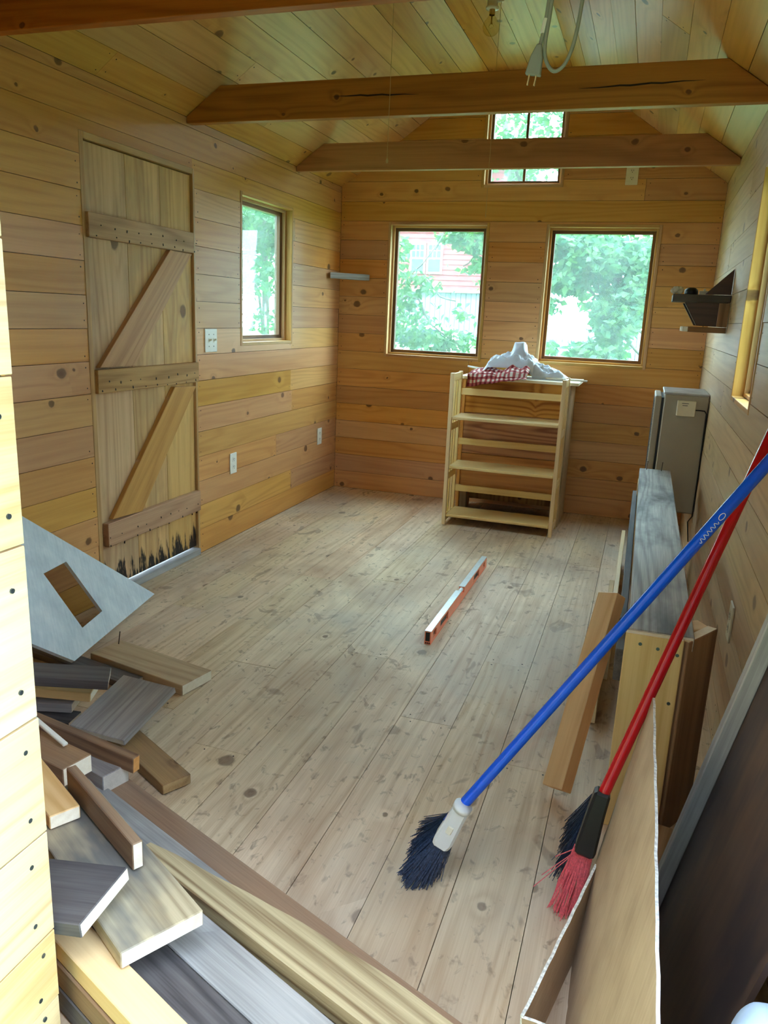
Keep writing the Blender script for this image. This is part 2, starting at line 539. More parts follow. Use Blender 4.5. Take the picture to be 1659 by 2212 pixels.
def place(o, parent=None, loc=None, mw=None):
    if parent is not None:
        o.parent = parent
    if mw is not None:
        if parent is not None:
            o.matrix_parent_inverse = Matrix.Identity(4)
            o.matrix_local = PW[parent.name].inverted() @ mw
            PW[o.name] = mw
        else:
            o.matrix_world = mw
            PW[o.name] = mw
    else:
        l = Matrix.Translation(Vector(loc)) if loc is not None else Matrix.Identity(4)
        o.matrix_local = l
        PW[o.name] = (PW[parent.name] @ l) if parent is not None else l


PW = {}     # world matrices, kept here because parents are not evaluated while the script runs


def tag(o, label=None, cat=None, group=None, kind=None):
    if label:
        o['label'] = label
    if cat:
        o['category'] = cat
    if group:
        o['group'] = group
    if kind:
        o['kind'] = kind


def empty(name, loc, label=None, cat=None, group=None, kind=None, rz=0.0):
    o = bpy.data.objects.new(name, None)
    COL.objects.link(o)
    o.empty_display_size = 0.1
    mw = Matrix.Translation(Vector(loc)) @ Matrix.Rotation(rz, 4, 'Z')
    o.matrix_world = mw
    PW[o.name] = mw
    tag(o, label, cat, group, kind)
    return o


def frame(o, sx, sy, n):
    """matrix with columns sx, sy, n at o"""
    return Matrix(((sx[0], sy[0], n[0], o[0]), (sx[1], sy[1], n[1], o[1]), (sx[2], sy[2], n[2], o[2]), (0, 0, 0, 1)))


def align(p0, p1, upv=(0, 0, 1), roll=0.0):
    """matrix: x from p0 to p1, z as near upv as it gets, origin at the middle"""
    p0, p1 = Vector(p0), Vector(p1)
    x = (p1 - p0).normalized()
    up = Vector(upv)
    z = (up - x * up.dot(x)).normalized()
    y = z.cross(x)
    m = frame((p0 + p1) / 2, x, y, z)
    if roll:
        m = m @ Matrix.Rotation(roll, 4, 'X')
    return m


def board(name, p0, p1, w, t, mats, parent=None, upv=(0, 0, 1), roll=0.0, bevel=0.002, ends=True, **kw):
    """a sawn board whose centre line runs p0 -> p1"""
    L = (Vector(p1) - Vector(p0)).length
    mb = MB()
    two = isinstance(mats, (list, tuple)) and len(mats) > 1
    mb.box(-L / 2, L / 2, -w / 2, w / 2, -t / 2, t / 2, 0, 1 if (two and ends) else None)
    return mb.build(name, mats, parent, mw=align(p0, p1, upv, roll), bevel=bevel, **kw)


# ------------------------------------------------------------------ the room's numbers
WD = 2.489          # inside width
ZW = 2.13           # top of the side walls
ZF = 2.81           # flat strip under the ridge
XF0, XF1 = 0.985, 1.504
YF = -4.45          # front wall with the entrance the photographer stands in
TH = 0.019          # thickness of the lining boards
FLAT = 0.10         # depth of the frame behind the lining


def cells(s0, s1, t0, t1, holes):
    """rectangle minus holes, as a list of rectangles (columns)"""
    xs = sorted({s0, s1, *[h[0] for h in holes if s0 < h[0] < s1], *[h[1] for h in holes if s0 < h[1] < s1]})
    out = []
    for a, b in zip(xs[:-1], xs[1:]):
        m = (a + b) / 2
        spans = [(t0, t1)]
        for h in holes:
            if h[0] < m < h[1]:
                ns = []
                for (c, d) in spans:
                    if h[2] > c:
                        ns.append((c, min(d, h[2])))
                    if h[3] < d:
                        ns.append((max(c, h[3]), d))
                spans = [(c, d) for c, d in ns if d - c > 0.004]
        out.append((a, b, spans))
    return out


def lining(parent, org, S, T, N, s0, s1, rows, holes, mat, joints=(), gap=0.0022, clip=None, plank='plank', jitter=0.0012):
    """boards along S stacked along T on the plane through org; each a part of the wall"""
    org, S, T, N = Vector(org), Vector(S), Vector(T), Vector(N)
    nails = MB()
    for k in range(len(rows) - 1):
        t0, t1 = rows[k] + gap / 2, rows[k + 1] - gap / 2
        lo, hi = s0, s1
        cuts = sorted(j for j in (joints[k] if k < len(joints) else ()) if lo < j < hi)
        runs, cur = [], []
        for (a, b, spans) in cells(lo, hi, t0, t1, holes):
            if not spans:
                if cur:
                    runs.append(cur)
                cur = []
                continue
            pieces = [a] + [c for c in cuts if a < c < b] + [b]
            for i, (u, v) in enumerate(zip(pieces[:-1], pieces[1:])):
                if i > 0:
                    runs.append(cur)
                    cur = []
                sp = max(spans, key=lambda q: q[1] - q[0])
                cur.append((u, v, sp))
        if cur:
            runs.append(cur)
        for run in runs:
            a, b = run[0][0], run[-1][1]
            if b - a < 0.01:
                continue
            cs, ct = (a + b) / 2, (t0 + t1) / 2
            mb = MB()
            pr = random.uniform(-jitter, jitter)
            for i, (u, v, sp) in enumerate(run):
                u2 = u + (gap / 2 if i == 0 else 0)
                v2 = v - (gap / 2 if i == len(run) - 1 else 0)
                if clip:
                    poly = [(u2, sp[0]), (v2, sp[0]), (v2, sp[1]), (u2, sp[1])]
                    poly = clip(poly)
                    if len(poly) < 3:
                        continue
                    mb.prism([(x - cs, y - ct) for x, y in poly], -TH, pr, 'z')
                else:
                    mb.box(u2 - cs, v2 - cs, sp[0] - ct, sp[1] - ct, -TH, pr)
            if not mb.v:
                continue
            mw = frame(org + S * cs + T * ct, S, T, N)
            mb.build(plank, mat, parent, mw=mw)
            # nails near the ends of the board
            for e, sg in ((a, 1), (b, -1)):
                for f in (0.2, 0.8):
                    if random.random() < 0.8:
                        s_ = e + sg * random.uniform(0.016, 0.03)
                        t_ = t0 + (t1 - t0) * (f + random.uniform(-0.05, 0.05))
                        inside = any(h[0] < s_ < h[1] and h[2] < t_ < h[3] for h in holes)
                        if clip and len(clip([(s_ - .01, t_ - .01), (s_ + .01, t_ - .01), (s_ + .01, t_ + .01), (s_ - .01, t_ + .01)])) < 4:
                            continue
                        if not inside:
                            c = org + S * s_ + T * t_ + N * (pr + 0.0006)
                            nails.tube([c - N * 0.002, c], random.uniform(0.0022, 0.0034), 6)
    if nails.v:
        nails.build('nail_heads', 'nail', parent, mw=Matrix.Identity(4), kind='stuff')


def slab(name, org, S, T, N, s0, s1, t0, t1, holes, mat='backing', d0=-TH - 0.001, d1=-FLAT, clip=None, kind='structure'):
    mb = MB()
    for (a, b, spans) in cells(s0, s1, t0, t1, holes):
        for (c, d) in spans:
            if clip:
                poly = clip([(a, c), (b, c), (b, d), (a, d)])
                if len(poly) > 2:
                    mb.prism(poly, d1, d0, 'z')
            else:
                mb.box(a, b, c, d, d1, d0)
    return mb.build(name, mat, mw=frame(Vector(org), Vector(S), Vector(T), Vector(N)), kind=kind)


def clip_half(poly, a, b, c):
    """keep a*x+b*y <= c"""
    out = []
    for i in range(len(poly)):
        p, q = poly[i], poly[(i + 1) % len(poly)]
        fp, fq = a * p[0] + b * p[1] - c, a * q[0] + b * q[1] - c
        if fp <= 0:
            out.append(p)
        if fp * fq < 0:
            t = fp / (fp - fq)
            out.append((p[0] + (q[0] - p[0]) * t, p[1] + (q[1] - p[1]) * t))
    return out


K = (ZF - ZW) / XF0


def gable_clip(poly):
    poly = clip_half(poly, -K, 1, ZW)
    if len(poly) > 2:
        poly = clip_half(poly, K, 1, ZW + K * WD)
    if len(poly) > 2:
        poly = clip_half(poly, 0, 1, ZF)
    return poly


# openings: (s0, s1, t0, t1) in the wall's own axes
H_DOOR = (-2.715, -1.905, 0.0, 1.915)
H_WL = (-1.452, -0.788, 1.080, 1.888)
H_B1 = (0.356, 1.062, 0.992, 1.902)
H_B2 = (1.436, 2.148, 1.004, 1.894)
H_B3 = (0.984, 1.515, 2.118, 2.690)
H_WR = (-2.560, -1.968, 1.008, 1.890)

# left wall (x = 0): s = y, t = z, n = +x
wl = slab('wall_left', (0, 0, 0), (0, 1, 0), (0, 0, 1), (1, 0, 0), YF, 0.0, -0.05, ZW + 0.05, [H_DOOR, H_WL])
rowsL = [0.0] + [0.1307 * k for k in range(1, 17)] + [ZW]
rowsL = [r for r in rowsL if r < ZW - 0.03] + [ZW]
jl = [[], [-0.78], [], [-1.0], [], [-0.78], [-0.80], [], [-0.79], [], [], [], [], [-0.76], [-1.92], [], []]
lining(wl, (0, 0, 0), (0, 1, 0), (0, 0, 1), (1, 0, 0), YF, 0.0, rowsL, [H_DOOR, H_WL], 'pine', jl)
# back wall (y = 0): s = x, t = z, n = -y
wb = slab('wall_back', (0, 0, 0), (1, 0, 0), (0, 0, 1), (0, -1, 0), -FLAT, WD + FLAT, -0.05, ZF + 0.05, [H_B1, H_B2, H_B3],
          clip=lambda p: clip_half(clip_half(p, -K, 1, ZW + 0.04), K, 1, ZW + 0.04 + K * WD))
rowsB = [0.0] + [0.1272 * k for k in range(1, 30)]
rowsB = [r for r in rowsB if r < ZF - 0.03] + [ZF]
jb = [[], [0.86], [], [], [0.9], [], [1.24], [0.98], [], [], [], [], [], [], [], [], [2.02], [], [0.4], []]
lining(wb, (0, 0, 0), (1, 0, 0), (0, 0, 1), (0, -1, 0), 0.0, WD, rowsB, [H_B1, H_B2, H_B3], 'pine', jb, clip=gable_clip)
# right wall (x = WD): s = -y mirrored -> use s = y with n = -x
wr = slab('wall_right', (WD, 0, 0), (0, 1, 0), (0, 0, 1), (-1, 0, 0), YF, 0.0, -0.05, ZW + 0.05, [H_WR], d0=TH + 0.001 - 2 * TH - 0.002)
jr = [[-2.9], [], [-1.55], [], [-2.2], [-1.2], [], [-1.6], [-0.8], [], [-1.4], [], [-0.9], [], [-1.5], [], []]
lining(wr, (WD, 0, 0), (0, 1, 0), (0, 0, 1), (-1, 0, 0), YF, 0.0, rowsL, [H_WR], 'pine_right', jr)
# front wall with the entrance
H_FR = (1.25, 2.44, -0.02, 2.05)
wf = slab('wall_front', (0, YF, 0), (1, 0, 0), (0, 0, 1), (0, 1, 0), -FLAT, WD + FLAT, -0.05, ZF + 0.05, [H_FR],
          clip=lambda p: clip_half(clip_half(p, -K, 1, ZW + 0.04), K, 1, ZW + 0.04 + K * WD))
lining(wf, (0, YF, 0), (1, 0, 0), (0, 0, 1), (0, 1, 0), 0.0, WD, rowsB, [H_FR], 'pine', clip=gable_clip)

# floor
fl = MB()
fl.box(-FLAT, WD + FLAT, YF - 0.12, FLAT, -0.14, -TH - 0.001)
floor = fl.build('floor', 'backing', kind='structure')
PW['floor'] = Matrix.Identity(4)
fx = [1.691 + 0.1755 * k for k in range(-10, 6)]
fx = [0.0] + [x for x in fx if 0.03 < x < WD - 0.03] + [WD]
jf = [[-2.2, -3.9], [-1.1, -3.2], [-2.6], [-0.9, -3.5], [-2.0, -3.4], [-1.4, -3.0], [-3.55, -1.9], [-0.8, -2.75], [-2.29], [-3.15, -1.4], [-2.62], [-1.2, -3.3], [-2.1], [-2.8], [-1.6]]
lining(floor, (0, 0, 0), (0, 1, 0), (-1, 0, 0), (0, 0, 1), YF - 0.1, 0.0, [-x for x in reversed(fx)], [], 'floor', list(reversed([jf[i % len(jf)] for i in range(len(fx) - 1)])), gap=0.0018, jitter=0.0006)

# ceiling: two slopes and a flat strip, boards along y
ceil = MB()
for (a, b) in (((0, ZW), (XF0, ZF)), ((XF0, ZF), (XF1, ZF)), ((XF1, ZF), (WD, ZW))):
    d = Vector((b[0] - a[0], b[1] - a[1])).normalized()
    n = Vector((-d.y, d.x))
    o0, o1 = n * (TH + 0.001), n * (TH + 0.12)
    poly = [(a[0] + o0.x - d.x * .05, a[1] + o0.y - d.y * .05), (b[0] + o0.x + d.x * .05, b[1] + o0.y + d.y * .05), (b[0] + o1.x + d.x * .05, b[1] + o1.y + d.y * .05), (a[0] + o1.x - d.x * .25, a[1] + o1.y - d.y * .25)]
    ceil.prism(poly, YF - 0.35, FLAT + 0.2, 'y')
ceiling = ceil.build('ceiling', 'backing', kind='structure')
PW['ceiling'] = Matrix.Identity(4)
slope = math.hypot(XF0, ZF - ZW)
cs, sn = XF0 / slope, (ZF - ZW) / slope
rowsC = [slope / 9 * k for k in range(10)]
jc = [[random.choice([-1.4, -1.9, -2.6, -3.0])] if random.random() < 0.5 else [] for _ in range(10)]
lining(ceiling, (0, 0, ZW), (0, 1, 0), (cs, 0, sn), (sn, 0, -cs), YF, 0.0, rowsC, [], 'pine_ceiling', jc)
lining(ceiling, (WD, 0, ZW), (0, -1, 0), (-cs, 0, sn), (-sn, 0, -cs), 0.0, -YF, rowsC, [], 'pine_ceiling', [[-j for j in q] for q in reversed(jc)])
fw_ = XF1 - XF0
lining(ceiling, (XF0, 0, ZF), (0, 1, 0), (1, 0, 0), (0, 0, -1), YF, 0.0, [fw_ / 4 * k for k in range(5)], [], 'pine_ceiling')


# added unseen board wall behind the photographer, keeps sky light off the doorway
pr_ = MB()
for k_ in range(72):
    pr_.box(-9 + k_ * .25, -9 + k_ * .25 + .245, -8.5, -8.45 + random.uniform(-.01, .01), -.35, 9.0)
pr_.build('sky_blocker_wall', 'darklum', kind='structure')

# ------------------------------------------------------------------ windows
def window(name, org, S, T, N, h, muntins=None, sash_w=0.034):
    s0, s1, t0, t1 = h
    org, S, T, N = map(Vector, (org, S, T, N))
    root = empty(name, org + S * ((s0 + s1) / 2) + T * t0, kind='structure')

    def part(pn, a, b, c, d, e, f, mat, parent=root, bevel=0.0015):
        mb = MB()
        L, Hh = b - a, d - c
        mb.box(-L / 2, L / 2, -Hh / 2, Hh / 2, e, f)
        o = org + S * ((a + b) / 2) + T * ((c + d) / 2)
        if Hh > L:
            mb = MB()
            mb.box(-Hh / 2, Hh / 2, -L / 2, L / 2, e, f)
            return mb.build(pn, mat, parent, mw=frame(o, T, -S if S.cross(T).dot(N) > 0 else S, N), bevel=bevel)
        return mb.build(pn, mat, parent, mw=frame(o, S, T, N), bevel=bevel)
    q = 0.018
    dd = -FLAT - 0.01
    part('jamb', s0, s0 + q, t0, t1, dd, 0.003, 'trim')
    part('jamb', s1 - q, s1, t0, t1, dd, 0.003, 'trim')
    part('head_board', s0 + q, s1 - q, t1 - q, t1, dd, 0.003, 'trim')
    part('sill', s0 + q, s1 - q, t0, t0 + q, dd, 0.003, 'trim')
    a0, a1, b0, b1 = s0 + q, s1 - q, t0 + q, t1 - q
    w = 0.014
    part('stop', a0, a0 + w, b0, b1, -0.062, -0.040, 'trim')
    part('stop', a1 - w, a1, b0, b1, -0.062, -0.040, 'trim')
    part('stop', a0 + w, a1 - w, b1 - w, b1, -0.062, -0.040, 'trim')
    part('stop', a0 + w, a1 - w, b0, b0 + w, -0.062, -0.040, 'trim')
    w = sash_w
    part('sash_stile', a0, a0 + w, b0, b1, -0.100, -0.064, 'sash')
    part('sash_stile', a1 - w, a1, b0, b1, -0.100, -0.064, 'sash')
    part('sash_rail', a0 + w, a1 - w, b1 - w, b1, -0.100, -0.064, 'sash')
    part('sash_rail', a0 + w, a1 - w, b0, b0 + w, -0.100, -0.064, 'sash')
    if muntins:
        xm = (a0 + a1) / 2
        part('muntin', xm - 0.008, xm + 0.008, b0 + w, b1 - w, -0.098, -0.070, 'sash')
        ym = b0 + w + (b1 - b0 - 2 * w) * 0.5
        part('muntin', a0 + w, xm - 0.008, ym - 0.008, ym + 0.008, -0.098, -0.070, 'sash')
        part('muntin', xm + 0.008, a1 - w, ym - 0.008, ym + 0.008, -0.098, -0.070, 'sash')
    part('pane', a0 + w - 0.004, a1 - w + 0.004, b0 + w - 0.004, b1 - w + 0.004, -0.086, -0.083, 'pane', bevel=0)
    return root


window('window_1', (0, 0, 0), (0, 1, 0), (0, 0, 1), (1, 0, 0), H_WL)
window('window_2', (0, 0, 0), (1, 0, 0), (0, 0, 1), (0, -1, 0), H_B1)
window('window_3', (0, 0, 0), (1, 0, 0), (0, 0, 1), (0, -1, 0), H_B2)
window('window_4', (0, 0, 0), (1, 0, 0), (0, 0, 1), (0, -1, 0), H_B3, muntins=True, sash_w=0.030)
window('window_5', (WD, 0, 0), (0, 1, 0), (0, 0, 1), (-1, 0, 0), H_WR)

# ------------------------------------------------------------------ plank door in the left wall
door = empty('door_1', (0, -2.31, 0.0), kind='structure')
y0, y1 = H_DOOR[0], H_DOOR[1]
ft = 0.026
board('door_frame_post', (-0.045, y0 + ft / 2, 0.0), (-0.045, y0 + ft / 2, 1.915), 0.095, ft, 'trim', door, upv=(0, 1, 0))
board('door_frame_post', (-0.045, y1 - 0.008, 0.0), (-0.045, y1 - 0.008, 1.915), 0.095, 0.016, 'trim', door, upv=(0, 1, 0))
board('door_frame_head', (-0.045, y0 + ft, 1.902), (-0.045, y1 - 0.016, 1.902), 0.095, 0.026, 'trim', door)
dy0, dy1 = y0 + ft + 0.008, y1 - 0.018
ys = [dy0, dy0 + (dy1 - dy0) * 0.345, dy0 + (dy1 - dy0) * 0.672, dy1]
dxf = -0.012      # face of the door's planks
for a, b in zip(ys[:-1], ys[1:]):
    board('plank', (dxf - 0.0125, (a + b) / 2, 0.045), (dxf - 0.0125, (a + b) / 2, 1.884), b - a - 0.003, 0.025, 'door', door, upv=(1, 0, 0), bevel=0.0012)
board('door_stop', (-0.062, y0 + ft, 1.872), (-0.062, y1 - 0.016, 1.872), 0.03, 0.035, 'sash', door, upv=(0, 0, 1))
for yy_ in (y0 + ft + 0.012, y1 - 0.026):
    board('door_stop', (-0.062, yy_, 0.04), (-0.062, yy_, 1.85), 0.03, 0.024, 'sash', door, upv=(0, 1, 0))
bt = 0.030
BX = dxf + bt      # front of the battens


def yz(px, py, x=BX):
    p = P(px, py, x=x)
    return p.y, p.z


for (L0, L1, R0, R1) in (((188, 457), (192, 514), (419, 502), (419, 545)), ((209, 797), (213, 850), (430, 785), (430, 826)), ((231, 1130), (236, 1176), (436, 1062), (432, 1108))):
    a = [yz(*q) for q in (L0, L1, R0, R1)]
    zc0, zc1 = (a[0][1] + a[1][1]) / 2, (a[2][1] + a[3][1]) / 2
    zc = (zc0 + zc1) / 2
    hh = ((a[0][1] - a[1][1]) + (a[2][1] - a[3][1])) / 2
    ya, yb = (a[0][0] + a[1][0]) / 2 + 0.005, (a[2][0] + a[3][0]) / 2
    board('batten', (dxf + bt / 2, ya, zc), (dxf + bt / 2, yb, zc), hh, bt, 'batten', door, upv=(1, 0, 0), label='dark weathered door batten')
for (TL, TR, BL, BR) in (((368, 540), (415, 549), (216, 795), (292, 790)), ((378, 836), (424, 834), (244, 1122), (308, 1104))):
    x = dxf + 0.024
    poly = [yz(*q, x=x) for q in (BL, BR, TR, TL)]
    cy_, cz_ = sum(p[0] for p in poly) / 4, sum(p[1] for p in poly) / 4
    ax = Vector((0, (poly[2][0] + poly[3][0] - poly[0][0] - poly[1][0]) / 2, (poly[2][1] + poly[3][1] - poly[0][1] - poly[1][1]) / 2)).normalized()
    nn = Vector((1, 0, 0))
    sy_ = nn.cross(ax)
    mw = frame((dxf, cy_, cz_), ax, sy_, nn)
    loc = [mw.inverted() @ Vector((dxf, p[0], p[1])) for p in poly]
    mb = MB()
    pts = [(q.x, q.y) for q in loc]
    area = sum(pts[i][0] * pts[(i + 1) % 4][1] - pts[(i + 1) % 4][0] * pts[i][1] for i in range(4))
    if area < 0:
        pts = pts[::-1]
    mb.prism(pts, 0.0005, 0.0245, 'z')
    mb.build('brace', 'brace', door, mw=mw, bevel=0.0015)
nl = MB()
for (z_, zz) in ((1.45, 0), (0.95, 0), (0.32, 0)):
    pass
for k in range(9):
    for zc in (1.578, 1.54, 0.957, 0.92, 0.285, 0.245):
        yy = dy0 + 0.04 + (dy1 - dy0 - 0.06) * (k + random.uniform(-.3, .3)) / 8
        nl.tube([(BX - 0.001, yy, zc + random.uniform(-.012, .012)), (BX + 0.0008, yy, zc)], 0.003, 6)
nl.build('nail_heads', 'nail', door, mw=Matrix.Identity(4), kind='stuff')
board('threshold', (-0.03, y0 + ft, 0.018), (-0.03, y1 - 0.016, 0.018), 0.09, 0.034, 'graylum', door, label='grey weathered threshold')

# open entrance door beside the photographer: horizontal boards on a leaf
XE, YE = 1.300, -4.490
d2 = empty('door_2', (XE - 0.03, YE - 0.45, 0.0), kind='structure')
mb = MB()
mb.box(-0.03, 0.0, -0.90, 0.0, 0.02, 2.02)
mb.build('leaf_core', 'backing', d2, mw=Matrix.Translation((XE - TH - 0.001, YE, 0)))
ez = [0.02, 0.10, 0.239, 0.432, 0.640, 0.925, 1.175, 1.36, 1.56, 1.78, 2.02]
for a, b in zip(ez[:-1], ez[1:]):
    mb = MB()
    mb.box(-0.45, 0.45, -(b - a) / 2 + .0015, (b - a) / 2 - .0015, -TH, random.uniform(-.0015, .0015))
    mb.build('plank', 'entry', d2, mw=frame((XE, YE - 0.45, (a + b) / 2), (0, 1, 0), (0, 0, 1), (1, 0, 0)), bevel=0.0012)
nl = MB()
for a, b in zip(ez[:-1], ez[1:]):
    for f in (0.2, 0.78):
        z_ = a + (b - a) * f
        for yy in (YE - 0.035 + random.uniform(-.008, .008), YE - 0.42, YE - 0.86):
            nl.tube([(XE - .002, yy, z_), (XE + .0022, yy, z_)], 0.0042, 8)
nl.build('screw_heads', 'screw', d2, mw=Matrix.Identity(4), kind='stuff')

# ------------------------------------------------------------------ tie beams
for yb, lab, spl in ((-3.165, 'dark brown tie beam under the ceiling, the one furthest from the back wall', 0), (-1.965, 'brown tie beam with a long dark crack, middle one of three', 1), (-0.761, 'brown tie beam crossing in front of the small gable window', 2)):
    zb, ht, tk = 2.10, 0.152, 0.042
    root = MB()
    # bottom corners touch the walls, the ends follow the roof slope
    zt = zb + ht
    xa = max(0.004, (zt - ZW) / K + 0.004)
    poly = [(0.004, zb), (WD - 0.004, zb), (WD - 0.004, ZW), (WD - xa, zt), (xa, zt), (0.004, ZW)]
    root.prism([(x - WD / 2, z - zb - ht / 2) for x, z in poly], -tk / 2, tk / 2, 'z')
    tb_ = root.build('tie_beam', 'beam', mw=frame((WD / 2, yb + tk / 2, zb + ht / 2), (1, 0, 0), (0, 0, 1), (0, -1, 0)), bevel=0.002, label=lab, cat='beam', group='tie beams under the ceiling')
    if spl == 1:
        for (qa, qb) in (((718, 208), (905, 203)), ((1250, 192), (1525, 172))):
            ca_, cb_ = P(*qa, y=yb), P(*qb, y=yb)
            ck = MB()
            n_ = 12
            up_ = [(ca_.x + (cb_.x - ca_.x) * i / n_, ca_.z + (cb_.z - ca_.z) * i / n_ + 0.004 * math.sin(math.pi * i / n_) * (1 + .5 * math.sin(i * 2.1))) for i in range(n_ + 1)]
            dn_ = [(x_, z_ - 0.0065 * math.sin(math.pi * i / n_) - 0.0004) for i, (x_, z_) in enumerate(up_)]
            ck.prism(dn_ + up_[::-1], yb - 0.0006, yb + 0.004, 'y')
            ck.build('crack', 'backing', tb_, mw=Matrix.Identity(4))


# ------------------------------------------------------------------ folding bookshelf and the cabinet behind it
def rect_part(parent, name, a, b, mat, bevel=0.0015, axis=None, **kw):
    """axis-aligned bar between corners a and b in world space, grain along its longest side"""
    a, b = Vector(a), Vector(b)
    d = [abs(b[i] - a[i]) for i in range(3)]
    c = (a + b) / 2
    i = d.index(max(d)) if axis is None else axis
    order = [i] + [j for j in range(3) if j != i]
    ax = [Vector([1 if q == j else 0 for q in range(3)]) for j in order]
    if ax[0].cross(ax[1]).dot(ax[2]) < 0:
        ax[1], ax[2] = ax[2], ax[1]
        order[1], order[2] = order[2], order[1]
    mb = MB()
    mb.box(-d[order[0]] / 2, d[order[0]] / 2, -d[order[1]] / 2, d[order[1]] / 2, -d[order[2]] / 2, d[order[2]] / 2)
    return mb.build(name, mat, parent, mw=frame(c, *ax), bevel=bevel, **kw)


bs = empty('folding_bookshelf', (1.375, -0.585, 0), 'pale wooden folding bookshelf with three shelves and slatted sides, in front of the cabinet', 'bookshelf')
X0, X1, Y0, Y1, HB = 1.028, 1.722, -0.715, -0.465, 0.955
pw = 0.030
for xs in (X0, X1 - 0.022):
    xe = xs + 0.022
    rect_part(bs, 'post', (xs, Y0, 0), (xe, Y0 + pw, HB), 'shelfpine')
    rect_part(bs, 'post', (xs, Y1 - pw, 0), (xe, Y1, HB), 'shelfpine')
    for z in (0.905, 0.60, 0.29, 0.02):
        rect_part(bs, 'side_rail', (xs + 0.003, Y0 + pw, z), (xe - 0.003, Y1 - pw, z + 0.045), 'shelfpine')
    for za, zb in ((0.645, 0.905), (0.335, 0.60), (0.065, 0.29)):
        for yy in (Y0 + 0.085, Y0 + 0.150):
            rect_part(bs, 'slat', (xs + 0.006, yy, za), (xe - 0.006, yy + 0.018, zb), 'shelfpine', bevel=0)
for z in (0.672, 0.365, 0.052):
    rect_part(bs, 'shelf', (X0 + 0.023, Y0 + 0.004, z), (X1 - 0.023, Y1 - 0.004, z + 0.018), 'shelfpine', bevel=0.004)
for z in (0.808, 0.488, 0.178):
    rect_part(bs, 'back_rail', (X0 + 0.022, Y1 - 0.024, z), (X1 - 0.022, Y1 - 0.008, z + 0.042), 'shelfpine')

cb = empty('cabinet', (1.40, -0.25, 0), 'brown grained wooden cabinet with a pale top, turned back to front behind the bookshelf', 'cabinet')
CX0, CX1, CY0, CY1, CT = 1.050, 1.728, -0.440, -0.080, 0.905
rect_part(cb, 'side_panel', (CX0, CY0, 0), (CX0 + 0.018, CY1, CT), 'fir', axis=2)
rect_part(cb, 'side_panel', (CX1 - 0.018, CY0, 0), (CX1, CY1, CT), 'tan', axis=2, label='pale side panel')
for za, zb in ((0.170, 0.425), (0.428, 0.690), (0.693, CT)):
    rect_part(cb, 'back_board', (CX0 + 0.018, CY0 + 0.006, za), (CX1 - 0.018, CY0 + 0.022, zb), 'fir')
rect_part(cb, 'leg', (CX0 + 0.018, CY0 + 0.03, 0), (CX0 + 0.062, CY0 + 0.07, 0.42), 'tan')
rect_part(cb, 'leg', (CX1 - 0.062, CY0 + 0.03, 0), (CX1 - 0.018, CY0 + 0.07, 0.42), 'tan')
rect_part(cb, 'front_board', (CX0 + 0.018, CY1 - 0.018, 0.05), (CX1 - 0.018, CY1 - 0.002, CT), 'fir')
rect_part(cb, 'cabinet_top', (CX0 - 0.03, CY0 - 0.012, CT), (CX1 + 0.045, CY1 + 0.03, CT + 0.018), 'endcut', label='pale top board')
ZT = CT + 0.018


def cloth(name, mat, nx, ny, fn, thick=0.0025, uvs=None, **kw):
    """grid surface fn(u, v) -> point, as one continuous sheet"""
    vs = [tuple(fn(i / (nx - 1), j / (ny - 1))) for j in range(ny) for i in range(nx)]
    fs = [(j * nx + i, j * nx + i + 1, (j + 1) * nx + i + 1, (j + 1) * nx + i) for j in range(ny - 1) for i in range(nx - 1)]
    me = bpy.data.meshes.new(name)
    me.from_pydata(vs, [], fs)
    me.materials.append(M[mat])
    me.polygons.foreach_set('use_smooth', [True] * len(fs))
    if uvs:
        ul = me.uv_layers.new(name='cloth')
        for poly in me.polygons:
            for li in poly.loop_indices:
                vi = me.loops[li].vertex_index
                ul.data[li].uv = (uvs[0] * (vi % nx) / (nx - 1), uvs[1] * (vi // nx) / (ny - 1))
    o = bpy.data.objects.new(name, me)
    COL.objects.link(o)
    md = o.modifiers.new('thickness', 'SOLIDIFY')
    md.thickness = thick
    md.offset = 1
    PW[o.name] = Matrix.Identity(4)
    tag(o, **kw)
    return o


def nz(x, y, z=0.0, s=1.0):
    return mnoise.noise(Vector((x * s, y * s, z)))


def tablecloth(u, v):
    x = 1.075 + 0.38 * u + 0.012 * nz(u, v, 3, 5)
    y = -0.505 + 0.29 * v + 0.012 * nz(u, v, 7, 4)
    h = 0.010 + 0.022 * abs(nz(u, v, 1, 4.5)) + 0.014 * abs(nz(u, v, 2, 9))
    h += 0.055 * math.exp(-((u - 0.72) / 0.16) ** 2 - ((v - 0.55) / 0.3) ** 2)
    h += 0.045 * math.exp(-((u - 0.95) / 0.12) ** 2 - ((v - 0.5) / 0.35) ** 2)
    h += 0.030 * math.exp(-((u - 0.28) / 0.25) ** 2 - ((v - 0.75) / 0.3) ** 2)
    if y < CY0 - 0.012:
        h = max(0.002, h * 0.4) - (CY0 - 0.012 - y) * 1.3 * (1 - u)
        y = CY0 - 0.014 - (CY0 - 0.012 - y) * (0.25 + 0.6 * u)
    return (x, y, ZT + h)


cloth('tablecloth', 'gingham', 70, 46, tablecloth, uvs=(13, 9), label='red and white checked cloth bundled on the cabinet top', cat='cloth')


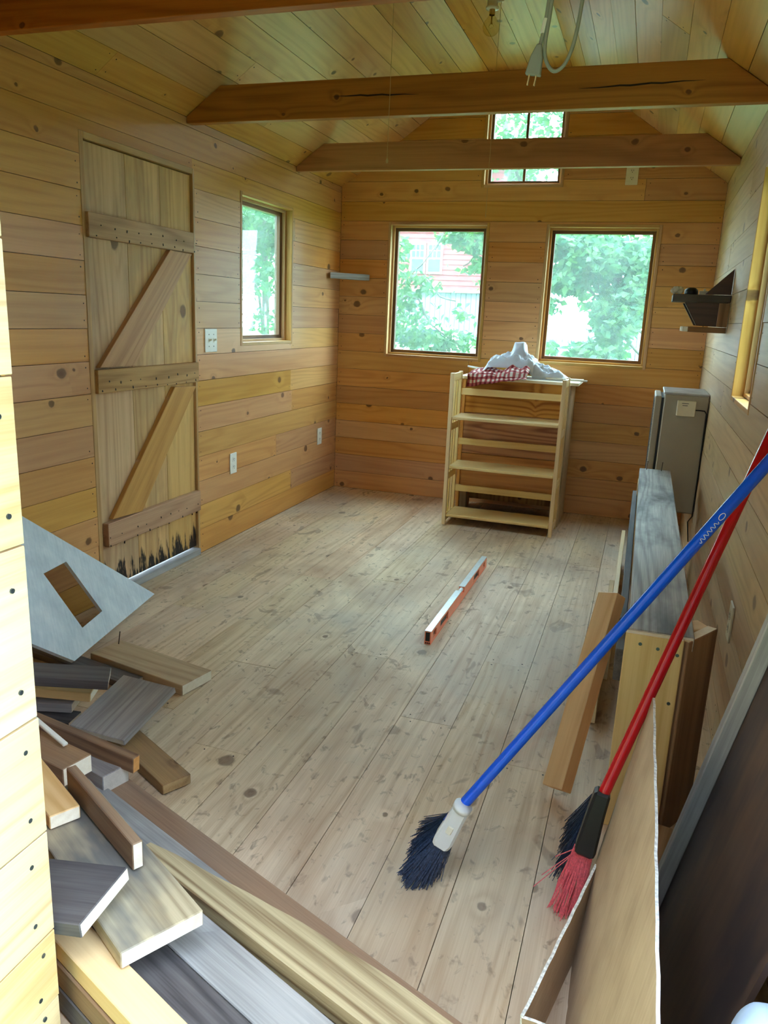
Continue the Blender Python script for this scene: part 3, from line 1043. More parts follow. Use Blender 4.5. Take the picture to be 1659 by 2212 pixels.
def bag(u, v):
    x = 1.13 + 0.55 * u + 0.015 * nz(u, v, 5, 6)
    y = -0.36 + 0.24 * v
    e = 0.070 * math.sin(math.pi * min(1, u * 1.02)) ** 0.7
    h = 0.012 + e * (0.35 + 0.65 * math.sin(math.pi * (0.1 + 0.9 * v)))
    h += 0.078 * min(1, 2.2 * math.exp(-(abs(u - 0.42) / 0.070) ** 4.5 - ((v - 0.62) / 0.26) ** 2))
    pk_ = min(1, 2.2 * math.exp(-(abs(u - 0.42) / 0.070) ** 4.5 - ((v - 0.62) / 0.26) ** 2))
    h += (1 - 0.75 * pk_) * (0.030 * nz(u, v, 2, 7) + 0.020 * abs(nz(u, v, 4, 15)) + 0.008 * nz(u, v, 9, 30))
    edge = min(u, 1 - u, v * 0.7, (1 - v) * 0.7)
    h *= min(1, edge / 0.10) ** 0.6 if edge > 0 else 0
    return (x, y, ZT + 0.006 + max(0.0, h) + (0.055 if 0.04 < u < 0.62 else 0.0) * min(1, max(0, (0.66 - u) / 0.1)) * min(1, u / 0.1))


cloth('plastic_sheet', 'bag', 90, 44, bag, thick=0.0012, label='crumpled white plastic sheet heaped on top of the cabinet', cat='plastic sheet')
mb = MB()
a, b = P(985, 794, z=ZT + 0.05), P(1180, 802, z=ZT + 0.03)
a = P(984, 793, y=-0.12)
mb.tube([(1.005, -0.14, ZT + 0.045), (1.30, -0.115, ZT + 0.008)], 0.006, 8)
mb.build('wooden_dowel', 'plate', label='thin white rod sticking out past the bookshelf beside the plastic sheet', cat='rod')
mb = MB()
mb.tube([(1.56, -0.36, ZT + 0.013), (1.815, -0.345, ZT + 0.009)], 0.0065, 8)
mb.build('curtain_rod', 'endgrey', label='grey thin rod overhanging the right end of the cabinet top', cat='rod')

# ------------------------------------------------------------------ electrics on the walls


def outlet(name, c, S, T, N, w, h, label, cat, kind, plate='plate', group=None):
    c, S, T, N = map(Vector, (c, S, T, N))
    root = MB()
    root.box(-w / 2, w / 2, -h / 2, h / 2, 0.0005, 0.0065)
    e = empty(name, c, label, cat, group)
    root.build('cover_plate', plate, e, mw=frame(c, S, T, N), bevel=0.002)
    if kind == 'outlet':
        for t in (-0.021, 0.021):
            r = MB()
            r.prism([(0.017 * math.cos(q) * (1 if abs(math.cos(q)) < .8 else .95), 0.0145 * math.sin(q)) for q in [2 * math.pi * i / 16 for i in range(16)]], 0.0065, 0.0085, 'z')
            ro = r.build('receptacle', plate, e, mw=frame(c + T * t, S, T, N))
            sl = MB()
            for sx in (-0.006, 0.006):
                sl.box(sx - 0.0013, sx + 0.0013, -0.001, 0.008, 0.0084, 0.0090)
            sl.box(-0.0022, 0.0022, -0.009, -0.0045, 0.0084, 0.0090)
            sl.build('contact_slots', 'slot', ro, mw=frame(c + T * t, S, T, N))
    else:
        for s in (-0.023, 0.023):
            sl = MB()
            sl.box(-0.0055, 0.0055, -0.012, 0.012, 0.0063, 0.0074)
            so = sl.build('toggle_slot', 'almond', e, mw=frame(c + S * s, S, T, N))
            tg = MB()
            tg.prism([(-0.006, 0.0), (0.004, 0.0), (0.010, 0.016), (0.003, 0.018)], -0.004, 0.004, 'x')
            tg.build('toggle', 'almond', so, mw=frame(c + S * s + N * 0.0068, S, T, N))
            for t in (-0.03, 0.03):
                sc = MB()
                sc.lathe([(0.0, 0.0078), (0.0026, 0.0076), (0.0028, 0.0064)], 8)
                sc.build('screw', 'slot', e, mw=frame(c + S * s + T * t, S, T, N))
    return e


LY = ((0, 1, 0), (0, 0, 1), (1, 0, 0))
outlet('light_switch', (0, -1.775, 1.115), *LY, 0.116, 0.118, 'white double light switch plate between the plank door and the window', 'light switch', 'switch')
outlet('wall_outlet', (0, -1.551, 0.433), *LY, 0.072, 0.116, 'white wall outlet low beside the plank door', 'outlet', 'outlet', group='wall outlets')
outlet('wall_outlet', (0, -0.316, 0.424), *LY, 0.072, 0.116, 'white wall outlet low on the wall near the far room corner', 'outlet', 'outlet', group='wall outlets')
outlet('wall_outlet', (1.931, 0, 2.185), (1, 0, 0), (0, 0, 1), (0, -1, 0), 0.074, 0.118, 'almond wall outlet high on the back wall beside the gable window', 'outlet', 'outlet', plate='almond', group='wall outlets')
outlet('wall_outlet', (WD, -2.923, 0.413), (0, -1, 0), (0, 0, 1), (-1, 0, 0), 0.072, 0.116, 'pale wall outlet behind the crossing broom handles', 'outlet', 'outlet', plate='almond', group='wall outlets')

# small corner shelf board
p0, p1 = P(712, 594, x=0.0), P(793, 597, y=0.0)
p0 = Vector((0.012, -0.222, 1.530))
p1 = Vector((0.222, -0.014, 1.530))
mb = MB()
dirv = (p1 - p0).normalized()
mb.prism([(-0.15, -0.022), (0.15, -0.022), (0.125, 0.03), (-0.125, 0.03)], -0.021, 0.019, 'z')
mb.build('corner_shelf', 'graylum', mw=frame((p0 + p1) / 2 , dirv, Vector((0, 0, 1)).cross(dirv), (0, 0, 1)), bevel=0.002, label='small grey weathered board wedged across the wall corner', cat='shelf')

# ------------------------------------------------------------------ wall heater
ht = empty('wall_heater', (2.37, -0.78, 0.30), 'beige grey metal wall heater with a perforated front, mounted beyond the bench', 'heater')
HX0, HX1, HY0, HY1, HZ0, HZ1 = 2.262, 2.486, -0.970, -0.560, 0.300, 0.935
rect_part(ht, 'body', (HX0, HY0, HZ0), (HX1, HY1, HZ1), 'heater', bevel=0.006)
rect_part(ht, 'top_cover', (HX0 - 0.004, HY0 + 0.004, HZ1 - 0.001), (HX1, HY1 + 0.004, HZ1 + 0.010), 'heatertop', bevel=0.003, label='scuffed grey top cover')
fp = rect_part(ht, 'front_panel', (HX0 - 0.046, HY0 + 0.004, HZ0 + 0.02), (HX0 - 0.012, HY1, HZ1 - 0.012), 'heater', bevel=0.005)
mb = MB()
for i in range(40):
    for j in range(9):
        z = HZ0 + 0.05 + i * 0.0138
        y = HY0 + 0.022 + j * 0.042 + (0.021 if i % 2 else 0)
        mb.box(HX0 - 0.0475, HX0 - 0.0455, y, y + 0.022, z, z + 0.0075)
mb.build('perforations', 'black', fp, mw=Matrix.Identity(4), kind='stuff')
rect_part(ht, 'panel_gap', (HX0 - 0.012, HY0 + 0.02, HZ0 + 0.03), (HX0, HY1 - 0.02, HZ1 - 0.02), 'black')
a, b = P(1464, 864, y=HY0), P(1498, 900, y=HY0)
cp = rect_part(ht, 'thermostat', (a.x, HY0 - 0.026, b.z), (b.x + .004, HY0, a.z), 'almond', bevel=0.003, label='cream thermostat box')
mb = MB()
for q in range(2):
    z = a.z - 0.012 - q * 0.011
    mb.box(a.x + 0.022 + q * .004, a.x + 0.056 - q * .004, HY0 - 0.0268, HY0 - 0.0255, z - 0.003, z)
mb.build('vent_slot', 'black', cp, mw=Matrix.Identity(4))
mb = MB()
zc = P(1500, 886, y=HY0).z
mb.tube([(b.x + .002, HY0 - 0.010, zc), (b.x + 0.03, HY0 - 0.006, zc), (HX1 - 0.016, HY0 - 0.005, zc - 0.002), (HX1 - 0.006, HY0 - 0.005, zc - 0.016), (HX1 - 0.004, HY0 - 0.006, zc - 0.30), (HX1 - 0.004, HY0 - 0.006, HZ0 - 0.01), (HX1 - 0.02, HY0 + 0.03, HZ0 - 0.05), (HX1 - 0.004, HY0 + 0.02, 0.14)], 0.0035, 6)
mb.build('cable', 'black', ht, mw=Matrix.Identity(4), smooth=True)

# ------------------------------------------------------------------ wall shelf on the right wall
ws = empty('wall_shelf', (2.48, -1.25, 1.26), 'dark wooden wall shelf with slanted bracket boards, above the heater', 'shelf')
YS0, YS1 = -1.345, -1.105
rect_part(ws, 'shelf_board', (2.232, YS0, 1.402), (WD - 0.002, YS1, 1.434), 'darklum', axis=0)
for yy in (YS0 + 0.006, YS1 - 0.026):
    mb = MB()
    mb.prism([(2.286, 1.398), (2.350, 1.294), (WD - 0.004, 1.290), (WD - 0.004, 1.398)], yy, yy + 0.020, 'y')
    mb.build('bracket', 'darkpanel', ws, mw=Matrix.Identity(4), bevel=0.0015)
    rect_part(ws, 'bottom_rail', (2.318, yy - 0.004, 1.262), (WD - 0.004, yy + 0.022, 1.288), 'brownlum')
    rect_part(ws, 'painted_end', (2.290, yy - 0.003, 1.264), (2.317, yy + 0.021, 1.287), 'plate', label='white painted rail end')
mb = MB()
mb.prism([(2.372, 1.436), (WD - 0.004, 1.436), (WD - 0.004, 1.552)], YS0 + 0.004, YS0 + 0.022, 'y')
mb.build('upper_brace', 'darkpanel', ws, mw=Matrix.Identity(4), bevel=0.001)
rect_part(ws, 'wall_block', (WD - 0.05, YS0 - 0.006, 1.290), (WD - 0.004, YS0 + 0.004, 1.398), 'brownlum')
mb = MB()
mb.lathe([(0.0, 0.0), (0.028, 0.0), (0.032, 0.008), (0.030, 0.024), (0.018, 0.034), (0.0, 0.036)], 18)
mb.build('black_roll', 'black', mw=Matrix.Translation((2.315, -1.23, 1.434)), smooth=True, label='small black round roll lying on the wall shelf', cat='roll')
mb = MB()
mb.box(-0.02, 0.02, -0.012, 0.012, 0, 0.022)
mb.box(-0.002, 0.008, -0.010, 0.010, 0.022, 0.032)
mb.build('hardware_piece', 'plate', mw=Matrix.Translation((2.372, -1.21, 1.434)), bevel=0.002, label='small white fitting lying on the wall shelf beside the brace', cat='fitting')
mb = MB()
for i in range(26):
    an, rr = random.uniform(0, 6.28), random.uniform(0.0, 0.022)
    x, y = 2.250 + rr * math.cos(an), -1.315 + rr * math.sin(an) * .8
    mb.lathe([(0.0, -0.012), (0.009, -0.008), (0.012, 0.0), (0.008, 0.009), (0.0, 0.012)], 7, center=(x, y, 1.447 + random.uniform(-.002, .012)))
mb.build('steel_wool', 'endgrey', smooth=True, label='pale frayed wad stuffed at the front end of the wall shelf', cat='wad')

# ------------------------------------------------------------------ lamp, pull cords, hanging cable
LX, LYY = 1.283, -1.40
lp = empty('ceiling_lamp', (LX, LYY, ZF), 'bare clear bulb in a white porcelain socket under the ceiling', 'lamp')
mb = MB()
mb.lathe([(0.0, 0.0), (0.058, 0.0), (0.058, -0.012), (0.040, -0.022), (0.026, -0.034), (0.024, -0.125), (0.030, -0.130), (0.030, -0.138), (0.020, -0.140), (0.0, -0.140)], 24, center=(0, 0, 0))
mb.build('socket', 'porcelain', lp, mw=Matrix.Translation((LX, LYY, ZF - .001)), smooth=True)
mb = MB()
mb.lathe([(0.013, -0.138), (0.0135, -0.162), (0.0125, -0.164)], 14)
bo = mb.build('bulb_cap', 'brass', lp, mw=Matrix.Translation((LX, LYY, ZF)), smooth=True)
zb_ = ZF - 0.158
mb = MB()
prof = [(0.013, 0.0), (0.015, -0.010), (0.022, -0.020)] + [(0.039 * math.sin(t), -0.055 + 0.039 * math.cos(t)) for t in [0.75 + 0.2 * i for i in range(12)]] + [(0.0, -0.094)]
mb.lathe(prof, 24)
bu = mb.build('bulb', 'bulb', lp, mw=Matrix.Translation((LX, LYY, zb_)), smooth=True)
mb = MB()
mb.tube([(0, 0, 0), (0, 0, -0.045)], 0.0035, 6)
mb.tube([(0, 0, -0.03), (-0.012, 0, -0.055), (0.0, 0, -0.062), (0.012, 0, -0.055), (0, 0, -0.03)], 0.0009, 5)
mb.build('filament_stem', 'brass', bu, mw=Matrix.Translation((LX, LYY, zb_)))
mb = MB()
mb.box(0.022, 0.052, -0.007, 0.007, -0.112, -0.098)
mb.build('chain_arm', 'porcelain', lp, mw=Matrix.Translation((LX, LYY, ZF)), bevel=0.002)
mb = MB()
ze = P(1033, 470, y=LYY).z
mb.tube([(LX + 0.040, LYY, ZF - 0.06), (LX + 0.038, LYY - 0.004, ZF - 0.4), (LX + 0.036, LYY, ze)], 0.0012, 5)
mb.build('pull_cord', 'cord', lp, mw=Matrix.Identity(4))
mb = MB()
c2 = P(836, 345, y=-2.2)
ztop = ZW + K * min(c2.x, XF0) if c2.x < XF0 else ZF
mb.tube([(c2.x, -2.2, ztop - 0.002), (c2.x + 0.002, -2.2, 2.3), (c2.x, -2.2, c2.z)], 0.0011, 5)
mb.lathe([(0.0, -0.010), (0.004, -0.008), (0.0055, 0.0), (0.003, 0.008), (0.0, 0.010)], 8, center=(c2.x, -2.2, c2.z - 0.004))
mb.build('hanging_cord', 'cord', label='thin cord with a small knot hanging from the ceiling in front of the middle beam', cat='cord')

pc = empty('power_cable', (1.86, -3.5, 1.79), 'grey power cable with a flat two-pin plug hanging from the ceiling', 'cable')
YP = -3.5


def pp(px, py):
    return P(px, py, y=YP)


def ceil_z(x):
    return min(ZW + K * x, ZF, ZW + K * (WD - x))


def smoothpath(pts, n=6):
    out = []
    pts = [Vector(p) for p in pts]
    for i in range(len(pts) - 1):
        p0, p1, p2, p3 = pts[max(i - 1, 0)], pts[i], pts[i + 1], pts[min(i + 2, len(pts) - 1)]
        for k in range(n):
            t = k / n
            out.append(0.5 * ((2 * p1) + (-p0 + p2) * t + (2 * p0 - 5 * p1 + 4 * p2 - p3) * t * t + (-p0 + 3 * p1 - 3 * p2 + p3) * t ** 3))
    out.append(pts[-1])
    return out


tp, tq = pp(1192, -60), pp(1268, -60)
zc1 = ceil_z(1.95) - 0.004
hook = Vector((1.93, YP, ceil_z(1.93)))
mb = MB()
mb.tube(smoothpath([hook, pp(1215, -240), pp(1194, -60), pp(1180, 40), pp(1170, 85), pp(1163, 112)]), 0.0042, 8)
mb.tube(smoothpath([hook + Vector((0, 0.012, 0)), pp(1206, -200), pp(1199, -60), pp(1188, 30), pp(1178, 90), pp(1178, 125), pp(1190, 150), pp(1205, 152), pp(1225, 130), pp(1243, 80), pp(1258, 0), pp(1268, -80), hook + Vector((0.03, 0, -0.02))]), 0.0042, 8)
mb.build('cord', 'cable', pc, mw=Matrix.Identity(4), smooth=True)
mb = MB()
a, b = pp(1163, 110), pp(1151, 163)
L = (b - a).length
ax = (b - a).normalized()
mw = align(a, b, upv=(0, -1, 0))
mb.prism([(-L / 2 - 0.012, -0.005), (-L / 2, -0.009), (-L / 2 + 0.012, -0.013), (L / 2 - 0.004, -0.0165), (L / 2, -0.0175), (L / 2, 0.0175), (L / 2 - 0.004, 0.0165), (-L / 2 + 0.012, 0.013), (-L / 2, 0.009), (-L / 2 - 0.012, 0.005)], -0.008, 0.008, 'z')
pl = mb.build('plug', 'cable', pc, mw=mw, bevel=0.0018)
for s in (-0.0075, 0.0075):
    mb = MB()
    mb.box(L / 2 - 0.002, L / 2 + 0.020, s - 0.0012, s + 0.0012, -0.003, 0.003)
    mb.build('pin', 'brass', pl, mw=mw)
mb = MB()
q0, q1 = pp(1179, 40), pp(1172, 72)
mb.tube([q0, q1], 0.0052, 8)
mb.build('tag_sleeve', 'plate', pc, mw=Matrix.Identity(4), label='white tag wrapped round the cable')

# ------------------------------------------------------------------ spirit level
sl = empty('spirit_level', (1.444, -2.0, 0), 'orange spirit level with a silver top edge lying on the floor', 'spirit level')
LA, LB = P(923, 1392, z=0), P(1045, 1224, z=0)
lw, lh = 0.026, 0.058
d = (LB - LA)
d.z = 0
Ll = d.length
d.normalize()
side = Vector((-d.y, d.x, 0))
mwl = frame((LA + LB) / 2 + Vector((0, 0, 0.0)) , d, side, (0, 0, 1))
holes = [(-0.40, -0.27, 0.010, 0.046), (0.24, 0.36, 0.010, 0.046), (-Ll / 2 + 0.04, -Ll / 2 + 0.085, 0.014, 0.044), (Ll / 2 - 0.085, Ll / 2 - 0.04, 0.014, 0.044), (-0.032, 0.032, 0.030, 0.060)]
mb = MB()
for (a, b, spans) in cells(-Ll / 2, Ll / 2, 0.0, lh - 0.003, holes):
    for (c, e) in spans:
        mb.box(a, b, -lw / 2, lw / 2, c, e)
mb.build('body', ['orange'], sl, mw=mwl)
mb = MB()
mb.box(-Ll / 2, -0.032, -lw / 2 - 0.0006, lw / 2 + 0.0006, lh - 0.003, lh)
mb.box(0.032, Ll / 2, -lw / 2 - 0.0006, lw / 2 + 0.0006, lh - 0.003, lh)
mb.build('top_edge', 'alu', sl, mw=mwl, label='silver machined top edge')
mb = MB()
mb.box(-Ll / 2, Ll / 2, -lw / 2 - 0.001, lw / 2 + 0.001, 0.006, 0.008)
mb.build('bottom_rib', 'orange', sl, mw=mwl)
for (a, b, c, e) in holes[:4]:
    mb = MB()
    mb.box(a - 0.001, b + 0.001, -lw / 2 + 0.008, lw / 2 - 0.008, c - 0.001, e + 0.001)
    mb.build('grip_recess' if b - a > 0.1 else 'vial_recess', 'black', sl, mw=mwl)
mb = MB()
mb.tube([(-0.028, 0, 0.045), (0.028, 0, 0.045)], 0.009, 10)
mb.build('vial', 'whitep', sl, mw=mwl, smooth=True)
mb = MB()
mb.box(-Ll / 2 - 0.0008, -Ll / 2 + 0.002, -lw / 2 + 0.004, lw / 2 - 0.004, 0.014, lh - 0.006)
for q in range(3):
    mb.box(-Ll / 2 - 0.0008, -Ll / 2 + 0.002, -lw / 2 + 0.003 + q * 0.0072, -lw / 2 + 0.008 + q * 0.0072, 0.003, 0.0095)
mb.build('open_end', 'black', sl, mw=mwl)


# ------------------------------------------------------------------ brooms
def bristles(name, parent, mat, base_c, base_ax, base_half, base_w, tips, n, r=0.0011, spread=0.006):
    """straight bristles from a line of the cap to points along the tips polyline"""
    mb = MB()
    tips = [Vector(t) for t in tips]
    seglen = len(tips) - 1
    for i in range(n):
        u = random.random()
        k = min(int(u * seglen), seglen - 1)
        f = u * seglen - k
        t = tips[k].lerp(tips[k + 1], f)
        t = t + Vector((random.gauss(0, spread), random.gauss(0, spread), 0))
        t.z = max(0.002, t.z + random.gauss(0, 0.004))
        b = Vector(base_c) + Vector(base_ax) * ((u * 2 - 1) * base_half) + Vector((random.uniform(-1, 1), random.uniform(-1, 1), 0)) * base_w
        mid = b.lerp(t, 0.55) + Vector((random.gauss(0, 0.003), random.gauss(0, 0.003), 0))
        mb.tube([b, mid, t], [r, r, r * 0.8], 3, caps=False)
    return mb.build(name, mat, parent, mw=Matrix.Identity(4), kind='stuff')


# blue broom: bristles on the floor, handle against the right wall
yb_ = -3.86
H0 = P(984, 1757, y=yb_ + 0.01)
H1 = P(1659, 1000, x=2.40)
hd = (H1 - H0).normalized()
H2 = H0 + hd * ((WD - 0.014 - H0.x) / hd.x)
bb = empty('broom', (H0.x, H0.y, 0), 'broom with blue handle, white connector and navy bristles leaning on the wall', 'broom', 'brooms leaning on the wall')
mb = MB()
mb.tube([H0 - hd * 0.03, H0, H0.lerp(H2, 0.5), H2], 0.0125, 16)
ho = mb.build('handle', 'blueh', bb, mw=Matrix.Identity(4), smooth=True)
lg = MB()
uu = (CAM - H1).normalized()
uu = (uu - hd * uu.dot(hd)).normalized()
vv = hd.cross(uu)
lc = H0 + hd * (((P(1518, 1140, x=2.33) - H0).dot(hd)))
pts_ = []
for i in range(33):
    t_ = i / 32
    a_ = 0.004 * math.sin(t_ * 6.28 * 5.5) + 0.001
    an_ = a_ / 0.0127 + 0.25
    pts_.append(lc + hd * (0.055 * (t_ - .5)) + (uu * math.cos(an_) + vv * math.sin(an_)) * 0.0127)
lg.tube(pts_, 0.00065, 5)
pts_ = []
for i in range(17):
    q_ = 6.2832 * i / 16
    an_ = 0.0048 * math.sin(q_) / 0.0127 + 0.25
    pts_.append(lc + hd * (0.040 + 0.008 * math.cos(q_)) + (uu * math.cos(an_) + vv * math.sin(an_)) * 0.0127)
lg.tube(pts_, 0.00065, 5)
lg.build('script_mark', 'plate', ho, mw=Matrix.Identity(4), label='white script mark')
c0, c1 = P(1000, 1742, y=yb_), P(950, 1826, y=yb_)
mb = MB()
ca = (c1 - c0).normalized()
mw = align(c0, c1, upv=(0, -1, 0))
Lc = (c1 - c0).length
mb.prism([(-Lc / 2, -0.018), (-Lc / 2 + 0.02, -0.019), (Lc / 2 - 0.02, -0.022), (Lc / 2, -0.018), (Lc / 2, 0.018), (Lc / 2 - 0.02, 0.024), (-Lc / 2 + 0.02, 0.019), (-Lc / 2, 0.018)], -0.017, 0.017, 'z')
cp = mb.build('connector', 'whitep', bb, mw=mw, bevel=0.006, label='white plastic connector')
mb = MB()
mb.tube([(-Lc / 2 - 0.004, 0, 0), (-Lc / 2 + 0.010, 0, 0)], 0.0215, 16)
mb.build('collar', 'whitep', cp, mw=mw, smooth=True)
mb = MB()
mb.box(-0.012, 0.010, -0.007, 0.007, 0.016, 0.0205)
mb.build('latch', 'plate', cp, mw=mw, bevel=0.002)
cap_end = c1 - ca * 0.01
tips = [P(866, 1886, z=0.03), P(880, 1918, z=0.004), P(912, 1915, z=0.004), P(946, 1888, z=0.02)]
bristles('bristles', bb, 'bristle_dark', cap_end, (1, 0, 0), 0.016, 0.010, tips, 260)
bk = [P(905, 1800, z=0.10) + Vector((0, .05, 0)), P(880, 1850, z=0.05) + Vector((0, .04, 0)), P(868, 1884, z=0.02)]
bristles('bristles', bb, 'bristle_dark', c0.lerp(c1, 0.55) + Vector((-0.014, 0.02, 0)), ca, 0.03, 0.006, bk, 170)

# red broom
yr = -3.80
R0 = P(1308, 1706, y=yr)
R1 = P(1659, 955, x=2.425)
rd = (R1 - R0).normalized()
R2 = R0 + rd * ((WD - 0.014 - R0.x) / rd.x)
rb = empty('broom', (R0.x, R0.y, 0), 'broom with red handle, black connector and coral bristles leaning behind the blue one', 'broom', 'brooms leaning on the wall')
mb = MB()
mb.tube([R0 - rd * 0.015, R0, R0.lerp(R2, 0.5), R2], 0.0125, 16)
mb.build('handle', 'redh', rb, mw=Matrix.Identity(4), smooth=True)
c0, c1 = P(1303, 1708, y=yr), P(1258, 1842, y=yr - 0.02)
ca = (c1 - c0).normalized()
Lc = (c1 - c0).length
mw = align(c0, c1, upv=(0, -1, 0))
mb = MB()
mb.prism([(-Lc / 2, -0.017), (-Lc / 2 + 0.05, -0.019), (Lc / 2 - 0.01, -0.020), (Lc / 2, -0.016), (Lc / 2, 0.022), (Lc / 2 - 0.01, 0.026), (-Lc / 2 + 0.05, 0.019), (-Lc / 2, 0.017)], -0.020, 0.020, 'z')
mb.build('connector', 'black', rb, mw=mw, bevel=0.007, label='black plastic connector')
tips = [P(1192, 1955, z=0.012), P(1205, 1972, z=0.004), P(1230, 1980, z=0.004), P(1256, 1968, z=0.006)]
bristles('bristles', rb, 'bristle_red', c1 - ca * 0.012, (1, 0, 0), 0.015, 0.009, tips, 130, r=0.0012, spread=0.008)
mb = MB()
for q in ((1152, 1915), (1170, 1890), (1200, 1850)):
    mb.tube([c1 - ca * 0.02, P(*q, y=yr - 0.01)], 0.0011, 4)
mb.build('stray_bristles', 'bristle_red', rb, mw=Matrix.Identity(4), kind='stuff')
bk = [P(1225, 1800, z=0.10) + Vector((0, .05, 0)), P(1210, 1850, z=0.05) + Vector((0, .04, 0)), P(1196, 1900, z=0.02)]
bristles('bristles', rb, 'bristle_dark', c0.lerp(c1, 0.45) + Vector((-0.014, 0.025, 0)), ca, 0.045, 0.006, bk, 150)

# ------------------------------------------------------------------ trestle bench along the right wall
bn = empty('trestle_bench', (2.27, -2.3, 0), 'long narrow trestle bench with a weathered grey top plank beside the right wall', 'bench')
ZB = 0.548
board('top_plank', (2.262, -3.462, ZB - 0.019), (2.259, -1.09, ZB - 0.019), 0.155, 0.038, ['deckgrey', 'endgrey'], bn, label='weathered grey top plank')
# near trestle: pale board in front, darker one on its wall side
board('leg_board', (2.247, -3.476, 0.0), (2.247, -3.476, 0.545), 0.136, 0.024, ['fresh', 'endcut'], bn, upv=(0, -1, 0), label='pale pine end board')
board('leg_board', (2.352, -3.408, 0.0), (2.352, -3.408, 0.540), 0.150, 0.028, ['brownlum', 'endcut'], bn, upv=(0.86, -0.5, 0), label='dark side board')
board('cleat', (2.318, -3.36, 0.518), (2.372, -3.325, 0.518), 0.06, 0.040, ['fresh', 'endcut'], bn)
board('leg_board', (2.195, -3.30, 0.0), (2.195, -3.30, 0.508), 0.14, 0.024, 'tan', bn, upv=(-1, 0, 0))
board('leg_board', (2.195, -1.25, 0.0), (2.195, -1.25, 0.508), 0.14, 0.030, 'fresh', bn, upv=(-1, 0, 0))
board('leg_board', (2.325, -1.25, 0.0), (2.325, -1.25, 0.508), 0.14, 0.030, 'brownlum', bn, upv=(-1, 0, 0))
board('stretcher', (2.172, -3.36, 0.40), (2.172, -1.20, 0.40), 0.09, 0.022, 'darklum', bn, upv=(-1, 0, 0), label='dark side stretcher')
sc = MB()
for q in ((1383, 1391), (1421, 1402), (1463, 1416), (1444, 1520)):
    c = P(*q, y=-3.488)
    sc.tube([c + Vector((0, .002, 0)), c + Vector((0, -0.0012, 0))], 0.0045, 8)
sc.build('screw_heads', 'screw', bn, mw=Matrix.Identity(4), kind='stuff')
nl = MB()
for q in (2.216, 2.290):
    nl.tube([(q, -1.125, ZB - 0.01), (q + .002, -1.128, ZB + 0.045)], 0.0018, 6)
    nl.lathe([(0, 0.002), (0.004, 0.001), (0.004, 0)], 8, center=(q + .002, -1.128, ZB + 0.045))
nl.build('bent_nails', 'nail', bn, mw=Matrix.Identity(4), kind='stuff')
# boards stood on edge along the bench
for (xx, ya, yb2, w, z0, mt, lab) in ((2.140, -2.60, -1.10, 0.20, 0.0, 'fresh', 'pale pine board on edge along the bench, its far end under the heater'),
                                     (2.118, -2.95, -1.85, 0.15, 0.0, 'tan', 'tan board on edge along the bench, the outer and shorter one')):
    board('plank_on_edge', (xx, ya, w / 2 + z0), (xx, yb2, w / 2 + z0), w, 0.020, [mt, 'endcut'], upv=(1, 0, 0), label=lab, cat='board', group='boards on edge along the bench')
mb = MB()
# leaning board: end on the floor, top against the bench
B0 = P(1198, 1732, z=0)
T0 = P(1321, 1292, y=B0.y + 0.33)
lb = board('leaning_board', B0 + Vector((0, 0.02, 0.028)), T0 + Vector((0, .03, 0)), 0.072, 0.042, ['shelfpine', 'endorange'], upv=(-0.6, -0.8, 0.0), label='pale pine board with an orange edge brightened as if window-lit, leaning against the bench', cat='board')
me = lb.data
me.materials.clear()
for m_ in ('fresh', 'endorange'):
    me.materials.append(M[m_])
for f in me.polygons:
    f.material_index = 1 if abs(f.normal.z) < 0.5 else 0  # narrow faces get the brighter orange, window light put into their colour

# ------------------------------------------------------------------ right foreground: dark sheet, scraps, cardboard
ds = empty('dark_panel', (2.36, -4.1, 0), 'large dark brown sheet with a grey edge batten leaning on the wall by the entrance', 'panel')
E0 = P(1412, 1985, z=0.01)
E1 = P(1712, 1390, x=2.445)
ev = (E1 - E0).normalized()
top = E0 + ev * ((WD - 0.03 - E0.x) / ev.x)
ydir = Vector((0.06, -1, 0)).normalized()
nrm = ydir.cross(ev)
if nrm.x > 0:
    nrm = -nrm
Lp = (top - E0).length
mwp = frame(E0, ev, ydir, ev.cross(ydir))
sgn = 1 if ev.cross(ydir).dot(nrm) > 0 else -1
mb = MB()
mb.box(0, Lp, 0.0, 0.60, -0.004, 0.004)
mb.build('sheet', 'darkpanel', ds, mw=mwp)
mb = MB()
mb.box(0, Lp, -0.012, 0.026, 0.004 * sgn if sgn > 0 else -0.034, 0.034 if sgn > 0 else -0.004)
mb.build('edge_batten', ['graylum'], ds, mw=mwp, bevel=0.002, label='grey weathered edge batten')
# scraps standing behind it
a, b = P(1435, 1800, z=0.02), P(1507, 1642, y=-3.62)
board('scrap_board', (2.385, -3.66, 0.0), (2.425, -3.64, 0.30), 0.075, 0.035, ['brownlum', 'endcut'], upv=(0, -1, 0), label='short brown scrap board leaning behind the dark panel', cat='board')
a, b = P(1420, 1790, z=0.02), P(1366, 1975, z=0.02)
board('scrap_board', a, b, 0.075, 0.03, ['tan', 'endcut'], label='tan scrap board lying on the floor between bench and dark panel', cat='board')

# cardboard
cbx = empty('cardboard_box', (2.2, -4.1, 0), 'flattened brown cardboard box standing on edge with torn white corrugated edges', 'cardboard')


